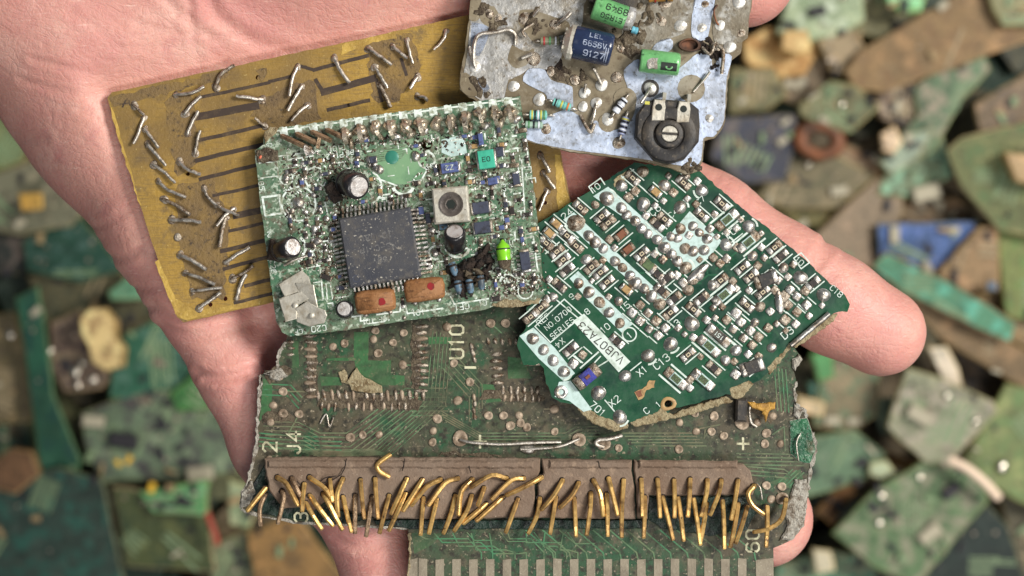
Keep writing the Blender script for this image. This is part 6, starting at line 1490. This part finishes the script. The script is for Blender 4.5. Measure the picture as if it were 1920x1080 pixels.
# the orderly field of tiny parts
keep0 = [(715, 465, 92), (848, 386, 44), (745, 310, 46), (705, 565, 46), (797, 543, 46), (913, 300, 26), (570, 560, 58), (656, 346, 40), (540, 468, 40), (856, 460, 34), (880, 520, 46), (945, 474, 26), (985, 489, 26), (844, 315, 22), (560, 380, 34), (648, 582, 22), (905, 408, 36), (800, 270, 16), (848, 272, 26)]
rk = random.Random(31); placed = []
for i in range(1500):
    u, v = rk.uniform(495, 1005), rk.uniform(230, 600)
    a_ = (u - 505) * e1[0] + (v - 243) * e1[1]; b_ = (u - 505) * e2[0] + (v - 243) * e2[1]
    if not (14 < a_ < 474 and 58 < b_ < 356): continue
    if any((u - x) ** 2 + (v - y) ** 2 < r_ * r_ for x, y, r_ in keep0) or any(abs(u - x) < 20 and abs(v - y) < 14 for x, y in placed): continue
    placed.append((u, v))
    if len(placed) > 95: break
    chip_part(C, u, v, AC + (90 if rk.random() < .5 else 0) + rk.uniform(-4, 4), rk.uniform(7, 12), rk.uniform(6, 9), rk.uniform(3, 6), rk.choice(['res_body', 'res_body', 'slate_chip', 'dirt', 'tan_cap', 'blue_chip', 'dark_dirt']), 'resistor', 'solder', .55)
# lime axial part
F = C.fr(945, 474, 85)
q = MB(); q.lathe(lambda x, y, z=0: F(z - 16, x, 15 + y), [(2, -8), (6, -3), (12, 3), (13.5, 10), (13, 18), (12.4, 22), (13, 30)], 18, 0, True, True); lm = C.part('glass_diode', q, M['lime'])
q = MB(); q.lathe(lambda x, y, z=0: F(z - 16, x, 15 + y), [(13.7, 8), (13.8, 10.5)], 18, 0, True, False); C.part('colour_band', q, M['ink'], lm)
q = MB(); q.lathe(lambda x, y, z=0: F(z + 14, x, 13 + y), [(12.5, 0), (13, 4), (10, 14), (3, 18)], 14, 0, True, True, .1); C.part('broken_end', q, M['dirt'], lm)
# burnt cluster with pale blue tubes
for (u, v, m, r) in ((862, 506, 'dark_dirt', 22), (900, 494, 'dark_dirt', 24), (886, 520, 'dirt', 18), (872, 540, 'dark_dirt', 16), (852, 520, 'dark_dirt', 14), (908, 512, 'dark_dirt', 16)):
    q = MB(); F = C.fr(u, v, random.uniform(0, 180))
    for j in range(9): q.dome(F, r * random.uniform(.12, .5), random.uniform(5, 20), 7, 2, 0, .32, random.uniform(-r, r) * .8, random.uniform(-r, r) * .8, 0, random.uniform(.8, 2.2), 1)
    C.part('burnt_lump', q, M[m])
for (u, v, a) in ((861, 540, 78), (882, 538, 80), (903, 531, 82), (852, 506, 70)):
    F = C.fr(u, v, a)
    q = MB(); q.lathe(lambda x, y, z=0: F(z - 14, x, 12 + y), [(6, 0), (7, 2), (7, 16), (6, 22), (4, 26)], 12, 0, True, True); b = C.part('resistor', q, M['tube_blue'])
    q = MB(); q.lathe(lambda x, y, z=0: F(z - 14, x, 12 + y), [(7.3, 4), (7.4, 8)], 12, 0, True, False); C.part('colour_band', q, M['dark_dirt'], b)
# single solder points
for (u, v, r) in ((537, 334, 8), (780, 293, 10), (816, 474, 8), (694, 300, 9), (712, 318, 9), (560, 380, 12), (588, 366, 6), (548, 396, 6), (573, 398, 6), (600, 392, 6), (590, 430, 8), (758, 596, 4), (810, 432, 8), (1000, 530, 6), (706, 316, 8), (596, 452, 9), (612, 410, 7)):
    q = MB(); q.dome(C.fr(u, v), r, r * .8, 12, 4, 0, .1); C.part('solder_joint', q, M['solder'])
# corrosion: white and brown crumbs, glitter of loose metal
rc = random.Random(21)
def inside(u, v):
    a = (u - 505) * e1[0] + (v - 243) * e1[1]; b = (u - 505) * e2[0] + (v - 243) * e2[1]
    return 10 < a < 480 and 40 < b < 368
keep = [(715, 465, 88), (848, 386, 40), (745, 310, 40), (705, 565, 44), (797, 543, 44), (913, 300, 22), (570, 560, 56)]
cl = [MB() for _ in range(5)]
def crumbs(n, clusters, k, r0, r1):
    for i in range(n):
        c = rc.choice(clusters)
        u, v = rc.gauss(c[0], c[2]), rc.gauss(c[1], c[3])
        if not inside(u, v) or any((u - x) ** 2 + (v - y) ** 2 < rr * rr for x, y, rr in keep): continue
        F = C.fr(u, v, rc.uniform(0, 180)); r = rc.uniform(r0, r1)
        cl[k].dome(F, r, r * rc.uniform(.5, 1.2), 6, 2, 0, .25, sx=rc.uniform(.8, 2.4))
allc = [(560, 400, 40, 60), (640, 420, 20, 60), (620, 320, 60, 30), (830, 340, 60, 30), (930, 400, 50, 70), (860, 480, 60, 40), (600, 500, 30, 40), (750, 260, 120, 14), (970, 540, 30, 20)]
crumbs(700, allc, 0, .8, 2.3); crumbs(1100, allc, 1, .8, 2.8); crumbs(700, allc, 2, .8, 2.0); crumbs(240, [(560, 380, 22, 24), (620, 480, 20, 50), (575, 345, 40, 30), (850, 330, 60, 30), (930, 440, 50, 80)], 3, 1.0, 2.6)
crumbs(800, allc, 4, .8, 2.6)
for k, (m, nm) in enumerate((('solder', 'solder_spatter'), ('dirt', 'dirt_crumbs'), ('crust', 'corrosion_grit'), ('silk', 'white_residue'), ('dark_dirt', 'soot_crumbs'))):
    C.part(nm, cl[k], M[m], kind='stuff')
q = MB(); q.prism(C.T, jag([(480, 284), (500, 276), (520, 282), (524, 300), (500, 306), (482, 304)], 5, 1.5, 2), 0, 5, 2); C.part('broken_corner', q, M['dirt'])
q = MB(); q.dome(C.fr(489, 295), 5, 7, 8, 3, 0, .2); C.part('orange_speck', q, mat('orange_speck', srgb(206, 106, 78), .5))
q = MB(); q.prism(C.T, jag([(494, 252), (506, 238), (522, 240), (512, 256), (498, 268)], 5, 1.5, 2), 0, 4, 1.5); C.part('broken_corner', q, M['fibre'])
q = MB(); q.prism(C.T, jag([(920, 572), (950, 560), (990, 566), (1012, 558), (1008, 568), (975, 574), (940, 578)], 5, 1.8, 2), -16, 1.5, 1); C.part('broken_corner', q, M['fibre'])
